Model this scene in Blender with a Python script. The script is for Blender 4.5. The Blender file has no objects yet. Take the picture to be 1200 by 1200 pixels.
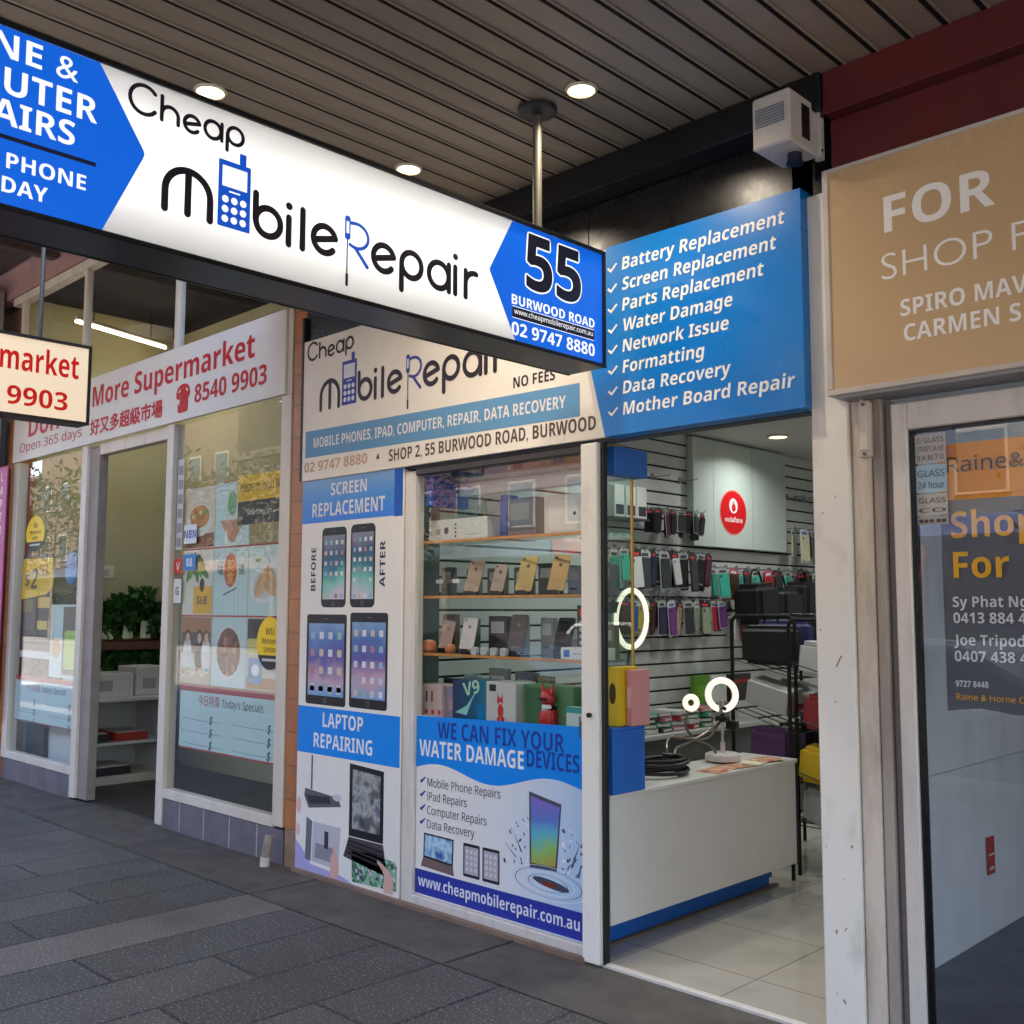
import bpy, bmesh, math, random
from mathutils import Vector, Matrix
rad = math.radians
random.seed(11)
SC = bpy.context.scene
COL = SC.collection

# ------------------------------------------------------------------ camera, sky, sun, exposure
cam_d = bpy.data.cameras.new('camera')
cam = bpy.data.objects.new('camera', cam_d); COL.objects.link(cam)
cam_d.sensor_width = 36.0
cam_d.lens = 36.0 * 1212.2 / 1200.0
cam_d.clip_start = 0.05; cam_d.clip_end = 400
cam.location = (0, 0, 1.62)
cam.rotation_mode = 'QUATERNION'
cam.rotation_quaternion = (Matrix.Rotation(rad(44.482), 3, 'Z') @ Matrix.Rotation(rad(95.366), 3, 'X') @ Matrix.Rotation(rad(0.153), 3, 'Z')).to_quaternion()
SC.camera = cam
world = bpy.data.worlds.new('World'); SC.world = world; world.use_nodes = True
wn = world.node_tree.nodes; wl = world.node_tree.links
sky = wn.new('ShaderNodeTexSky'); sky.sky_type = 'NISHITA'; sky.sun_disc = False
SUN_EL, SUN_AZ = rad(57), rad(14)       # the sun stands behind the shops and lights the far side of the street
sky.sun_elevation = SUN_EL; sky.sun_rotation = SUN_AZ; sky.ozone_density = .2; sky.dust_density = 2.5; sky.air_density = .9
bgn = wn['Background']; bgn.inputs['Strength'].default_value = 0.15
wl.new(sky.outputs[0], bgn.inputs[0])
sun_d = bpy.data.lights.new('sun', 'SUN'); sun_d.energy = 4.3; sun_d.angle = rad(0.5); sun_d.color = (1, .93, .83)
sun = bpy.data.objects.new('sun', sun_d); COL.objects.link(sun); sun.location = (0, 0, 30)
sdir = Vector((math.sin(SUN_AZ) * math.cos(SUN_EL), math.cos(SUN_AZ) * math.cos(SUN_EL), math.sin(SUN_EL)))
sun.rotation_mode = 'QUATERNION'; sun.rotation_quaternion = sdir.to_track_quat('Z', 'Y')
vs = SC.view_settings
vs.view_transform = 'Standard'; vs.look = 'None'; vs.gamma = 1.0; vs.exposure = 3.4; vs.use_curve_mapping = False
SC.cycles.max_bounces = 10; SC.cycles.transparent_max_bounces = 24
SC.cycles.caustics_reflective = False; SC.cycles.caustics_refractive = False

# ------------------------------------------------------------------ materials
MATS = {}
def lin(c):
    return tuple(((v / 255) / 12.92 if v / 255 <= .04045 else ((v / 255 + .055) / 1.055) ** 2.4) for v in c)
def base(name):
    m = bpy.data.materials.new(name); m.use_nodes = True
    return m, m.node_tree.nodes, m.node_tree.links, m.node_tree.nodes['Principled BSDF']
def P(c, rough=.5, metal=0., spec=.5, coat=0.):
    """plain paint, plastic, print or metal, colour as 0-255 sRGB"""
    k = ('P', c, rough, metal, spec, coat)
    if k not in MATS:
        m, n, l, b = base('surface')
        b.inputs['Base Color'].default_value = (*lin(c), 1); b.inputs['Roughness'].default_value = rough
        b.inputs['Metallic'].default_value = metal; b.inputs['Specular IOR Level'].default_value = spec
        b.inputs['Coat Weight'].default_value = coat
        MATS[k] = m
    return MATS[k]
def Ink(*c): return P(c, .4, 0, .25)
LK = .18                                       # lamps and lit faces against the daylight exposure
def Em(c, s, k2=0):
    s = s * LK; k = ('E', c, s)
    if k not in MATS:
        m, n, l, b = base('lit_surface')
        b.inputs['Base Color'].default_value = (*[v * .5 for v in lin(c)], 1)
        b.inputs['Emission Color'].default_value = (*lin(c), 1); b.inputs['Emission Strength'].default_value = s
        b.inputs['Roughness'].default_value = .3
        MATS[k] = m
    return MATS[k]
def Worn(c, c2, scale=6., rough=.55, amt=.5, bump=.1, stretch=(1, 1, 1), metal=0., fine=40., thr=(.42, .72)):
    """weathered paint, concrete or wood: two colours mixed by noise, plus a fine bump"""
    k = ('W', c, c2, scale, rough, amt, bump, stretch, metal, fine, thr)
    if k in MATS: return MATS[k]
    m, n, l, b = base('worn_surface')
    tc = n.new('ShaderNodeNewGeometry'); mp = n.new('ShaderNodeMapping'); mp.inputs['Scale'].default_value = stretch
    l.new(tc.outputs['Position'], mp.inputs['Vector'])
    t = n.new('ShaderNodeTexNoise'); t.inputs['Scale'].default_value = scale; t.inputs['Detail'].default_value = 8; t.inputs['Roughness'].default_value = .62
    l.new(mp.outputs[0], t.inputs['Vector'])
    r = n.new('ShaderNodeMapRange'); r.inputs[1].default_value = thr[0]; r.inputs[2].default_value = thr[1]; r.inputs[3].default_value = 0; r.inputs[4].default_value = amt
    l.new(t.outputs[0], r.inputs[0])
    mx = n.new('ShaderNodeMix'); mx.data_type = 'RGBA'
    mx.inputs[6].default_value = (*lin(c), 1); mx.inputs[7].default_value = (*lin(c2), 1)
    l.new(r.outputs[0], mx.inputs[0]); l.new(mx.outputs[2], b.inputs['Base Color'])
    t2 = n.new('ShaderNodeTexNoise'); t2.inputs['Scale'].default_value = fine; t2.inputs['Detail'].default_value = 4
    l.new(mp.outputs[0], t2.inputs['Vector'])
    bp = n.new('ShaderNodeBump'); bp.inputs['Strength'].default_value = bump; bp.inputs['Distance'].default_value = .01
    l.new(t2.outputs[0], bp.inputs['Height']); l.new(bp.outputs[0], b.inputs['Normal'])
    rr = n.new('ShaderNodeMapRange'); rr.inputs[3].default_value = rough - .1; rr.inputs[4].default_value = rough + .15
    l.new(t.outputs[0], rr.inputs[0]); l.new(rr.outputs[0], b.inputs['Roughness'])
    b.inputs['Metallic'].default_value = metal
    MATS[k] = m
    return m
def Glass(tint=(253, 255, 254), ior=1.55):
    k = ('G', tint, ior)
    if k not in MATS:
        m, n, l, b = base('window_glass'); n.remove(b)
        o = n['Material Output']; t = n.new('ShaderNodeBsdfTransparent'); t.inputs[0].default_value = (*lin(tint), 1)
        g = n.new('ShaderNodeBsdfGlossy'); g.inputs['Roughness'].default_value = .0; g.inputs[0].default_value = (1, 1, 1, 1)
        lw = n.new('ShaderNodeLayerWeight'); lw.inputs[0].default_value = .5      # facing: the same from both sides of the pane
        pw = n.new('ShaderNodeMath'); pw.operation = 'POWER'; pw.inputs[1].default_value = 5; l.new(lw.outputs['Facing'], pw.inputs[0])
        f = n.new('ShaderNodeMapRange'); f.inputs[3].default_value = ((ior - 1) / (ior + 1)) ** 2 * .8; f.inputs[4].default_value = .9; l.new(pw.outputs[0], f.inputs[0])
        x = n.new('ShaderNodeMixShader')
        l.new(f.outputs[0], x.inputs[0]); l.new(t.outputs[0], x.inputs[1]); l.new(g.outputs[0], x.inputs[2]); l.new(x.outputs[0], o.inputs[0])
        MATS[k] = m
    return MATS[k]
def Translucent(c, name='lit_acrylic'):
    """milky acrylic or frosted glazing that passes the light behind it"""
    k = ('T', c, name)
    if k not in MATS:
        m, n, l, b = base(name); o = n['Material Output']
        t = n.new('ShaderNodeBsdfTranslucent'); t.inputs[0].default_value = (*lin(c), 1)
        b.inputs['Base Color'].default_value = (*lin(c), 1); b.inputs['Roughness'].default_value = .35
        x = n.new('ShaderNodeMixShader'); x.inputs[0].default_value = .25
        l.new(t.outputs[0], x.inputs[1]); l.new(b.outputs[0], x.inputs[2]); l.new(x.outputs[0], o.inputs[0]); MATS[k] = m
    return MATS[k]
def Multi(name, cols, scale, rough=.5, voronoi=True, stretch=(1, 1, 1), emit=0.):
    """printed picture or mixed goods: patches of several colours"""
    k = ('M', name)
    if k in MATS: return MATS[k]
    m, n, l, b = base(name)
    g = n.new('ShaderNodeNewGeometry'); mp = n.new('ShaderNodeMapping'); mp.inputs['Scale'].default_value = stretch
    l.new(g.outputs['Position'], mp.inputs[0])
    ns = n.new('ShaderNodeTexNoise'); ns.inputs['Scale'].default_value = scale * 1.3; ns.inputs['Detail'].default_value = 3
    l.new(mp.outputs[0], ns.inputs['Vector'])
    if voronoi:
        v = n.new('ShaderNodeTexVoronoi'); v.inputs['Scale'].default_value = scale
        l.new(mp.outputs[0], v.inputs['Vector'])
        s = n.new('ShaderNodeSeparateColor'); l.new(v.outputs['Color'], s.inputs[0]); src = s.outputs[0]
    else:
        mr = n.new('ShaderNodeMapRange'); mr.inputs[1].default_value = .3; mr.inputs[2].default_value = .7
        l.new(ns.outputs[0], mr.inputs[0]); src = mr.outputs[0]
    cr = n.new('ShaderNodeValToRGB'); cr.color_ramp.interpolation = 'CONSTANT' if voronoi else 'LINEAR'
    e = cr.color_ramp.elements
    while len(e) < len(cols): e.new(.5)
    for i, c in enumerate(cols):
        e[i].position = i / len(cols) if voronoi else i / (len(cols) - 1); e[i].color = (*lin(c), 1)
    l.new(src, cr.inputs[0]); l.new(cr.outputs[0], b.inputs['Base Color']); b.inputs['Roughness'].default_value = rough
    if emit:
        l.new(cr.outputs[0], b.inputs['Emission Color']); b.inputs['Emission Strength'].default_value = emit
    MATS[k] = m
    return m
def Gradient(name, axis, lo, hi, cols, noise=.0, rough=.3):
    """a printed blend along one axis (0 x, 1 y, 2 z)"""
    k = ('D', name)
    if k in MATS: return MATS[k]
    m, n, l, b = base(name)
    g = n.new('ShaderNodeNewGeometry'); s = n.new('ShaderNodeSeparateXYZ'); l.new(g.outputs['Position'], s.inputs[0])
    mr = n.new('ShaderNodeMapRange'); mr.inputs[1].default_value = lo; mr.inputs[2].default_value = hi
    l.new(s.outputs[axis], mr.inputs[0]); src = mr.outputs[0]
    if noise:
        t = n.new('ShaderNodeTexNoise'); t.inputs['Scale'].default_value = 7; t.inputs['Detail'].default_value = 3; l.new(g.outputs['Position'], t.inputs['Vector'])
        a = n.new('ShaderNodeMath'); a.operation = 'MULTIPLY_ADD'; l.new(t.outputs[0], a.inputs[0]); a.inputs[1].default_value = noise
        l.new(src, a.inputs[2]); a2 = n.new('ShaderNodeMath'); a2.operation = 'SUBTRACT'; l.new(a.outputs[0], a2.inputs[0]); a2.inputs[1].default_value = noise / 2; src = a2.outputs[0]
    cr = n.new('ShaderNodeValToRGB'); e = cr.color_ramp.elements
    while len(e) < len(cols): e.new(.5)
    for i, c in enumerate(cols): e[i].position = i / (len(cols) - 1); e[i].color = (*lin(c), 1)
    l.new(src, cr.inputs[0]); l.new(cr.outputs[0], b.inputs['Base Color']); b.inputs['Roughness'].default_value = rough
    MATS[k] = m
    return m

# ------------------------------------------------------------------ frames: flat drawing planes at real places
class Face:                                    # a wall facing the street (-y): u = x, v = z
    def __init__(s, y): s.y = y
    def __call__(s, u, v, o=0.): return (u, s.y - o, v)
class Side:                                    # a surface facing right (+x): u = y, v = z
    def __init__(s, x): s.x = x
    def __call__(s, u, v, o=0.): return (s.x + o, u, v)
class Top:                                     # a level surface: u = x, v = y
    def __init__(s, z): s.z = z
    def __call__(s, u, v, o=0.): return (u, v, s.z + o)
class Tilt:                                    # any plane by origin and two unit vectors
    def __init__(s, o, a, b): s.o, s.a, s.b = Vector(o), Vector(a).normalized(), Vector(b).normalized(); s.n = s.a.cross(s.b)
    def __call__(s, u, v, o=0.): return tuple(s.o + s.a * u + s.b * v + s.n * o)

# ------------------------------------------------------------------ text
GL = {}
def sans(body, bold):
    """the same characters in the built-in font's plain or bold sans letterforms"""
    o = ''
    for ch in body:
        if 'A' <= ch <= 'Z': o += chr((0x1D5D4 if bold else 0x1D5A0) + ord(ch) - 65)
        elif 'a' <= ch <= 'z': o += chr((0x1D5EE if bold else 0x1D5BA) + ord(ch) - 97)
        elif '0' <= ch <= '9': o += chr((0x1D7EC if bold else 0x1D7E2) + ord(ch) - 48)
        else: o += ch
    return o
def glyphs(body, bold):
    body = body if bold < 0 else sans(body, bold >= .014)
    bold = min(bold, 0)
    k = (body, bold)
    if k not in GL:
        c = bpy.data.curves.new('lettering_source', 'FONT'); c.body = body; c.size = 1; c.offset = bold; c.resolution_u = 4
        o = bpy.data.objects.new('lettering_source', c)
        me = bpy.data.meshes.new_from_object(o)
        vs_ = [tuple(v.co) for v in me.vertices]; fs = [tuple(p.vertices) for p in me.polygons]
        bpy.data.objects.remove(o); bpy.data.curves.remove(c); bpy.data.meshes.remove(me)
        GL[k] = (vs_, fs)
    return GL[k]
_h = [v[1] for v in glyphs('H', 0)[0]]; CAPH = max(_h) - min(_h)
_h = [v[1] for v in glyphs('H', -.0001)[0]]; CAPL = max(_h) - min(_h)

# ------------------------------------------------------------------ mesh builder
def wloc(o):
    v = Vector((0, 0, 0))
    while o: v += o.location; o = o.parent
    return v
class MB:
    def __init__(s): s.bm = bmesh.new(); s.mats = []
    def mi(s, m):
        if m not in s.mats: s.mats.append(m)
        return s.mats.index(m)
    def mark(s, n0, m):
        s.bm.faces.ensure_lookup_table(); i = s.mi(m)
        for f in s.bm.faces[n0:]: f.material_index = i
    def box(s, x0, x1, y0, y1, z0, z1, m, bev=0., rot=None, seg=1):
        n0 = len(s.bm.faces)
        c = Vector(((x0 + x1) / 2, (y0 + y1) / 2, (z0 + z1) / 2))
        mt = Matrix.Translation(c) @ (rot.to_4x4() if rot else Matrix.Identity(4)) @ Matrix.Diagonal((abs(x1 - x0), abs(y1 - y0), abs(z1 - z0), 1))
        tb = bmesh.new(); bmesh.ops.create_cube(tb, size=1, matrix=mt)
        if bev: bmesh.ops.bevel(tb, geom=tb.edges[:], offset=bev, segments=seg, affect='EDGES', clamp_overlap=True)
        mp = {v: s.bm.verts.new(v.co) for v in tb.verts}
        for f in tb.faces: s.bm.faces.new([mp[v] for v in f.verts])
        tb.free(); s.mark(n0, m); return s
    def quad(s, pts, m):
        n0 = len(s.bm.faces)
        s.bm.faces.new([s.bm.verts.new(p) for p in pts]); s.mark(n0, m); return s
    def poly(s, fr, pts, m, off=0.):
        return s.quad([fr(u, v, off) for u, v in pts], m)
    def rect(s, fr, u0, u1, v0, v1, m, off=0., r=0.):
        if r <= 0: return s.poly(fr, [(u0, v0), (u1, v0), (u1, v1), (u0, v1)], m, off)
        p = []
        for cx, cy, a in ((u1 - r, v0 + r, -90), (u1 - r, v1 - r, 0), (u0 + r, v1 - r, 90), (u0 + r, v0 + r, 180)):
            for k in range(5): t = rad(a + k * 22.5); p.append((cx + r * math.cos(t), cy + r * math.sin(t)))
        return s.poly(fr, p, m, off)
    def disc(s, fr, u, v, ru, m, off=0., rv=None, n=28, a0=0, a1=360, rot=0):
        rv = rv or ru; p = []
        full = abs(a1 - a0) >= 360
        for k in range(n if full else n + 1):
            t = rad(a0 + (a1 - a0) * k / n); x, y = ru * math.cos(t), rv * math.sin(t)
            c_, s_ = math.cos(rad(rot)), math.sin(rad(rot)); p.append((u + x * c_ - y * s_, v + x * s_ + y * c_))
        return s.poly(fr, p, m, off)
    def ring(s, fr, u, v, r0, r1, m, off=0., n=32, sq=1.):
        n0 = len(s.bm.faces); A = []; B = []
        for k in range(n):
            t = 2 * math.pi * k / n
            A.append(s.bm.verts.new(fr(u + r0 * math.cos(t), v + r0 * sq * math.sin(t), off))); B.append(s.bm.verts.new(fr(u + r1 * math.cos(t), v + r1 * sq * math.sin(t), off)))
        for k in range(n): s.bm.faces.new((A[k], A[(k + 1) % n], B[(k + 1) % n], B[k]))
        s.mark(n0, m); return s
    def plate(s, fr, pts, m, off0, off1):
        """an outline with thickness from off0 to off1"""
        n0 = len(s.bm.faces)
        a = [s.bm.verts.new(fr(u, v, off0)) for u, v in pts]; b = [s.bm.verts.new(fr(u, v, off1)) for u, v in pts]
        s.bm.faces.new(b); s.bm.faces.new(a[::-1])
        for k in range(len(pts)): s.bm.faces.new((a[k], a[(k + 1) % len(pts)], b[(k + 1) % len(pts)], b[k]))
        s.mark(n0, m); return s
    def rplate(s, fr, u0, u1, v0, v1, r, m, off0, off1):
        p = []
        for cx, cy, a in ((u1 - r, v0 + r, -90), (u1 - r, v1 - r, 0), (u0 + r, v1 - r, 90), (u0 + r, v0 + r, 180)):
            for k in range(5): t = rad(a + k * 22.5); p.append((cx + r * math.cos(t), cy + r * math.sin(t)))
        return s.plate(fr, p, m, off0, off1)
    def tube(s, path, r, m, n=10, closed=False, taper=None, flat=None):
        """round tube along a path; flat = (normal, factor) squashes it into inlaid strokes with round ends"""
        n0 = len(s.bm.faces); P_ = [Vector(p) for p in path]; rings = []
        seq = []
        N = len(P_)
        for i in range(N):
            if closed: d = P_[(i + 1) % N] - P_[i - 1]
            else: d = P_[min(i + 1, N - 1)] - P_[max(i - 1, 0)]
            seq.append((P_[i], d.normalized(), (r if not taper else r + (taper - r) * i / (N - 1))))
        if flat and not closed:
            d0, d1 = seq[0][1], seq[-1][1]
            pre = [(P_[0] - d0 * r * math.sin(rad(a)), d0, max(r * math.cos(rad(a)), r * .02)) for a in (89, 60, 30)]
            post = [(P_[-1] + d1 * r * math.sin(rad(a)), d1, max(r * math.cos(rad(a)), r * .02)) for a in (30, 60, 89)]
            seq = pre + seq + post
        ref = flat[0] if flat else None; prev = None
        for p, d, rr in seq:
            if ref is not None: u = Vector(ref); w = d.cross(u).normalized()
            else:
                if prev is None: u = d.orthogonal().normalized()
                else: u = (prev - d * prev.dot(d)).normalized()
                w = d.cross(u); prev = u
            fu = flat[1] if flat else 1.
            rings.append([s.bm.verts.new(p + (u * math.cos(2 * math.pi * k / n) * fu + w * math.sin(2 * math.pi * k / n)) * rr) for k in range(n)])
        M_ = len(rings)
        for i in range(M_ if closed else M_ - 1):
            a, b = rings[i], rings[(i + 1) % M_]
            for k in range(n): s.bm.faces.new((a[k], a[(k + 1) % n], b[(k + 1) % n], b[k]))
        if not closed: s.bm.faces.new(rings[0][::-1]); s.bm.faces.new(rings[-1])
        s.mark(n0, m); return s
    def cyl(s, p0, p1, r, m, r1=None, n=20): return s.tube([p0, p1], r, m, n=n, taper=r1)
    def lathe(s, c, prof, m, n=28):
        n0 = len(s.bm.faces); R = []
        for r, z in prof: R.append([s.bm.verts.new((c[0] + r * math.cos(2 * math.pi * k / n), c[1] + r * math.sin(2 * math.pi * k / n), c[2] + z)) for k in range(n)])
        for a, b in zip(R, R[1:]):
            for k in range(n): s.bm.faces.new((a[k], a[(k + 1) % n], b[(k + 1) % n], b[k]))
        s.bm.faces.new(R[0][::-1]); s.bm.faces.new(R[-1]); s.mark(n0, m); return s
    def text(s, fr, body, u, v, h, m, w=None, al='L', bold=0., off=.0015, shear=0., ang=0., grow=0.):
        if grow:                                     # heavier strokes: the same letters laid around themselves, each a hair higher
            for q in range(8): s.text(fr, body, u + grow * math.cos(q * math.pi / 4), v + grow * math.sin(q * math.pi / 4), h, m, w, al, bold, off - .0009 + q * .0001, shear, ang)
        n0 = len(s.bm.faces); V, F = glyphs(body, bold)
        if not V: return s
        x0 = min(p[0] for p in V); x1 = max(p[0] for p in V); sy = h / (CAPL if bold < 0 else CAPH); sx = (w / (x1 - x0)) if w else sy
        W = (x1 - x0) * sx; u0 = u - (0 if al == 'L' else W / 2 if al == 'C' else W)
        ca, sa = math.cos(rad(ang)), math.sin(rad(ang)); vs_ = []
        for p in V:
            a, b = u0 - u + (p[0] - x0) * sx + p[1] * sy * shear, p[1] * sy
            vs_.append(s.bm.verts.new(fr(u + a * ca - b * sa, v + a * sa + b * ca, off)))
        for f in F:
            try: s.bm.faces.new([vs_[i] for i in f])
            except ValueError: pass
        s.mark(n0, m); return s
    def build(s, name, parent=None, origin=None, smooth=True, ang=35, recalc=True):
        bm = s.bm
        if recalc: bmesh.ops.recalc_face_normals(bm, faces=bm.faces[:])
        me = bpy.data.meshes.new(name)
        if parent is not None: off = wloc(parent)
        elif origin is not None: off = Vector(origin)
        else:
            xs = [v.co for v in bm.verts]
            off = Vector(((min(v.x for v in xs) + max(v.x for v in xs)) / 2, (min(v.y for v in xs) + max(v.y for v in xs)) / 2, min(v.z for v in xs)))
        bmesh.ops.translate(bm, verts=bm.verts[:], vec=-off)
        if smooth:
            for e in bm.edges:
                e.smooth = len(e.link_faces) == 2 and e.calc_face_angle(3.2) < rad(ang)
            for f in bm.faces: f.smooth = True
        bm.to_mesh(me); bm.free()
        for m in s.mats: me.materials.append(m)
        o = bpy.data.objects.new(name, me); COL.objects.link(o)
        if parent is not None: o.parent = parent
        else: o.location = off
        return o
def tag(o, label, cat, group=None):
    o['label'] = label; o['category'] = cat
    if group: o['group'] = group
    return o
def struct(o): o['kind'] = 'structure'; return o
def thing(name, label, cat, loc, group=None):
    o = bpy.data.objects.new(name, None); COL.objects.link(o); o.location = loc; o.empty_display_size = .1
    return tag(o, label, cat, group)
def dup(root, delta=(0, 0, 0), label=None, group=None, rotz=None):
    """a copy of a thing with copies of its parts and sub-parts"""
    def rec(o, par):
        c = o.copy(); COL.objects.link(c); c.parent = par
        for ch in o.children: rec(ch, c)
        return c
    r = rec(root, None); r.location = root.location + Vector(delta)
    if rotz is not None: r.rotation_euler = (0, 0, rotz)
    if label: r['label'] = label
    if group: r['group'] = group
    return r
def lamp(name, loc, energy, parent, size=.09, color=(1, .86, .68), spread=150):
    d = bpy.data.lights.new(name, 'AREA'); d.shape = 'DISK'; d.size = size; d.energy = energy * LK; d.color = color; d.spread = rad(spread)
    o = bpy.data.objects.new(name, d); COL.objects.link(o); o.parent = parent; o.location = Vector(loc) - wloc(parent)
    return o
ORD = ['first', 'second', 'third', 'fourth', 'fifth', 'sixth', 'seventh', 'eighth', 'ninth', 'tenth', 'eleventh', 'twelfth', 'thirteenth', 'fourteenth', 'fifteenth', 'sixteenth']

WHITE_PAINT = Worn((242, 237, 226), (176, 166, 154), 5, .5, .55, .08, (1, 1, .5), thr=(.55, .8))
ALU = Worn((222, 215, 206), (150, 141, 133), 9, .42, .5, .05, (1, 1, .25), .15, thr=(.5, .8))
BLACK = P((16, 16, 18), .4)
DARK = P((28, 28, 31), .5)
BLUE = P((22, 104, 200), .4)
LOGO_BLUE = (28, 96, 190)
NAVY = (28, 22, 48)

# ================================================================== GROUND
def paver_mat():
    m, n, l, b = base('granite_pavers')
    g = n.new('ShaderNodeNewGeometry'); s = n.new('ShaderNodeSeparateXYZ'); c = n.new('ShaderNodeCombineXYZ')
    l.new(g.outputs['Position'], s.inputs[0]); l.new(s.outputs[1], c.inputs[0]); l.new(s.outputs[0], c.inputs[1])
    br = n.new('ShaderNodeTexBrick'); br.inputs['Scale'].default_value = 1; br.offset = .37; br.offset_frequency = 2
    br.inputs['Brick Width'].default_value = 1.3; br.inputs['Row Height'].default_value = .41
    br.inputs['Mortar Size'].default_value = .0105; br.inputs['Mortar Smooth'].default_value = .2; br.inputs['Bias'].default_value = 0
    br.inputs['Color1'].default_value = (*lin((66, 63, 60)), 1); br.inputs['Color2'].default_value = (*lin((87, 83, 79)), 1); br.inputs['Mortar'].default_value = (*lin((24, 23, 23)), 1)
    l.new(c.outputs[0], br.inputs['Vector'])
    # the paler course
    a = n.new('ShaderNodeMath'); a.operation = 'ADD'; a.inputs[1].default_value = 5.125; l.new(s.outputs[0], a.inputs[0])
    ab = n.new('ShaderNodeMath'); ab.operation = 'ABSOLUTE'; l.new(a.outputs[0], ab.inputs[0])
    lt = n.new('ShaderNodeMath'); lt.operation = 'LESS_THAN'; lt.inputs[1].default_value = .2; l.new(ab.outputs[0], lt.inputs[0])
    m1 = n.new('ShaderNodeMix'); m1.data_type = 'RGBA'; l.new(lt.outputs[0], m1.inputs[0]); l.new(br.outputs[0], m1.inputs[6]); m1.inputs[7].default_value = (*lin((106, 99, 93)), 1)
    # granite specks
    v = n.new('ShaderNodeTexNoise'); v.inputs['Scale'].default_value = 78; v.inputs['Detail'].default_value = 3; v.inputs['Roughness'].default_value = .7; l.new(g.outputs['Position'], v.inputs['Vector'])
    mr = n.new('ShaderNodeMapRange'); mr.inputs[1].default_value = .57; mr.inputs[2].default_value = .66; mr.inputs[4].default_value = .7; l.new(v.outputs[0], mr.inputs[0])
    m2 = n.new('ShaderNodeMix'); m2.data_type = 'RGBA'; l.new(mr.outputs[0], m2.inputs[0]); l.new(m1.outputs[2], m2.inputs[6]); m2.inputs[7].default_value = (*lin((186, 186, 188)), 1)
    mr3 = n.new('ShaderNodeMapRange'); mr3.inputs[1].default_value = .44; mr3.inputs[2].default_value = .3; mr3.inputs[4].default_value = .6; l.new(v.outputs[0], mr3.inputs[0])
    m3 = n.new('ShaderNodeMix'); m3.data_type = 'RGBA'; l.new(mr3.outputs[0], m3.inputs[0]); l.new(m2.outputs[2], m3.inputs[6]); m3.inputs[7].default_value = (*lin((56, 55, 59)), 1)
    # worn, stained patches
    t = n.new('ShaderNodeTexNoise'); t.inputs['Scale'].default_value = 1.6; t.inputs['Detail'].default_value = 6; l.new(g.outputs['Position'], t.inputs['Vector'])
    mr2 = n.new('ShaderNodeMapRange'); mr2.inputs[1].default_value = .45; mr2.inputs[2].default_value = .75; mr2.inputs[4].default_value = .5; l.new(t.outputs[0], mr2.inputs[0])
    m4 = n.new('ShaderNodeMix'); m4.data_type = 'RGBA'; l.new(mr2.outputs[0], m4.inputs[0]); l.new(m3.outputs[2], m4.inputs[6]); m4.inputs[7].default_value = (*lin((62, 58, 56)), 1)
    # old gum and spill spots
    vo = n.new('ShaderNodeTexVoronoi'); vo.inputs['Scale'].default_value = 2.6; vo.inputs['Randomness'].default_value = 1; l.new(g.outputs['Position'], vo.inputs['Vector'])
    vm = n.new('ShaderNodeMapRange'); vm.inputs[1].default_value = .075; vm.inputs[2].default_value = .05; vm.inputs[4].default_value = .55; l.new(vo.outputs['Distance'], vm.inputs[0])
    m5 = n.new('ShaderNodeMix'); m5.data_type = 'RGBA'; l.new(vm.outputs[0], m5.inputs[0]); l.new(m4.outputs[2], m5.inputs[6]); m5.inputs[7].default_value = (*lin((44, 42, 41)), 1)
    l.new(m5.outputs[2], b.inputs['Base Color'])
    rr = n.new('ShaderNodeMapRange'); rr.inputs[3].default_value = .45; rr.inputs[4].default_value = .75; l.new(t.outputs[0], rr.inputs[0]); l.new(rr.outputs[0], b.inputs['Roughness'])
    h = n.new('ShaderNodeMath'); h.operation = 'MULTIPLY_ADD'; h.inputs[1].default_value = -1; l.new(br.outputs['Fac'], h.inputs[0]); 
    h2 = n.new('ShaderNodeMath'); h2.operation = 'MULTIPLY'; h2.inputs[1].default_value = .25; l.new(v.outputs[0], h2.inputs[0]); l.new(h2.outputs[0], h.inputs[2])
    bp = n.new('ShaderNodeBump'); bp.inputs['Strength'].default_value = .5; bp.inputs['Distance'].default_value = .004; l.new(h.outputs[0], bp.inputs['Height']); l.new(bp.outputs[0], b.inputs['Normal'])
    return m
PAV = paver_mat()
ASPH = Worn((96, 94, 92), (78, 76, 75), 3, .8, .8, .4, fine=120)
CONC = Worn((92, 86, 81), (66, 61, 58), 4, .7, .9, .2, fine=60, thr=(.35, .7))
b = MB(); b.quad([(-45, -1.0, 0), (45, -1.0, 0), (45, 9, 0), (-45, 9, 0)], PAV); struct(b.build('footpath', origin=(0, 0, 0)))
b = MB(); b.quad([(-45, 3.28, .004), (-1.72, 3.28, .004), (-1.72, 3.79, .004), (-45, 3.79, .004)], CONC)
b.quad([(-1.72, 3.28, .004), (20, 3.28, .004), (20, 3.79, .004), (-1.72, 3.79, .004)], CONC)
for k in range(24):
    x_ = -30 + 1.64 * k + .1; b.quad([(x_, 3.285, .008), (x_ + .009, 3.285, .008), (x_ + .012, 3.785, .008), (x_ + .003, 3.785, .008)], P((30, 28, 27), .8))
struct(b.build('concrete_edging', origin=(0, 0, 0)))
b = MB(); b.box(-45, 45, -1.25, -1.0, -.25, .004, Worn((150, 146, 140), (100, 96, 92), 3, .75, .8, .2), .012); struct(b.build('kerb'))
b = MB(); b.quad([(-90, -60, -.14), (90, -60, -.14), (90, -1.1, -.14), (-90, -1.1, -.14)], ASPH); struct(b.build('road', origin=(0, 0, 0)))
b = MB(); b.quad([(-300, -300, -.3), (300, -300, -.3), (300, 300, -.3), (-300, 300, -.3)], ASPH); struct(b.build('ground', origin=(0, 0, 0)))
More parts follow.
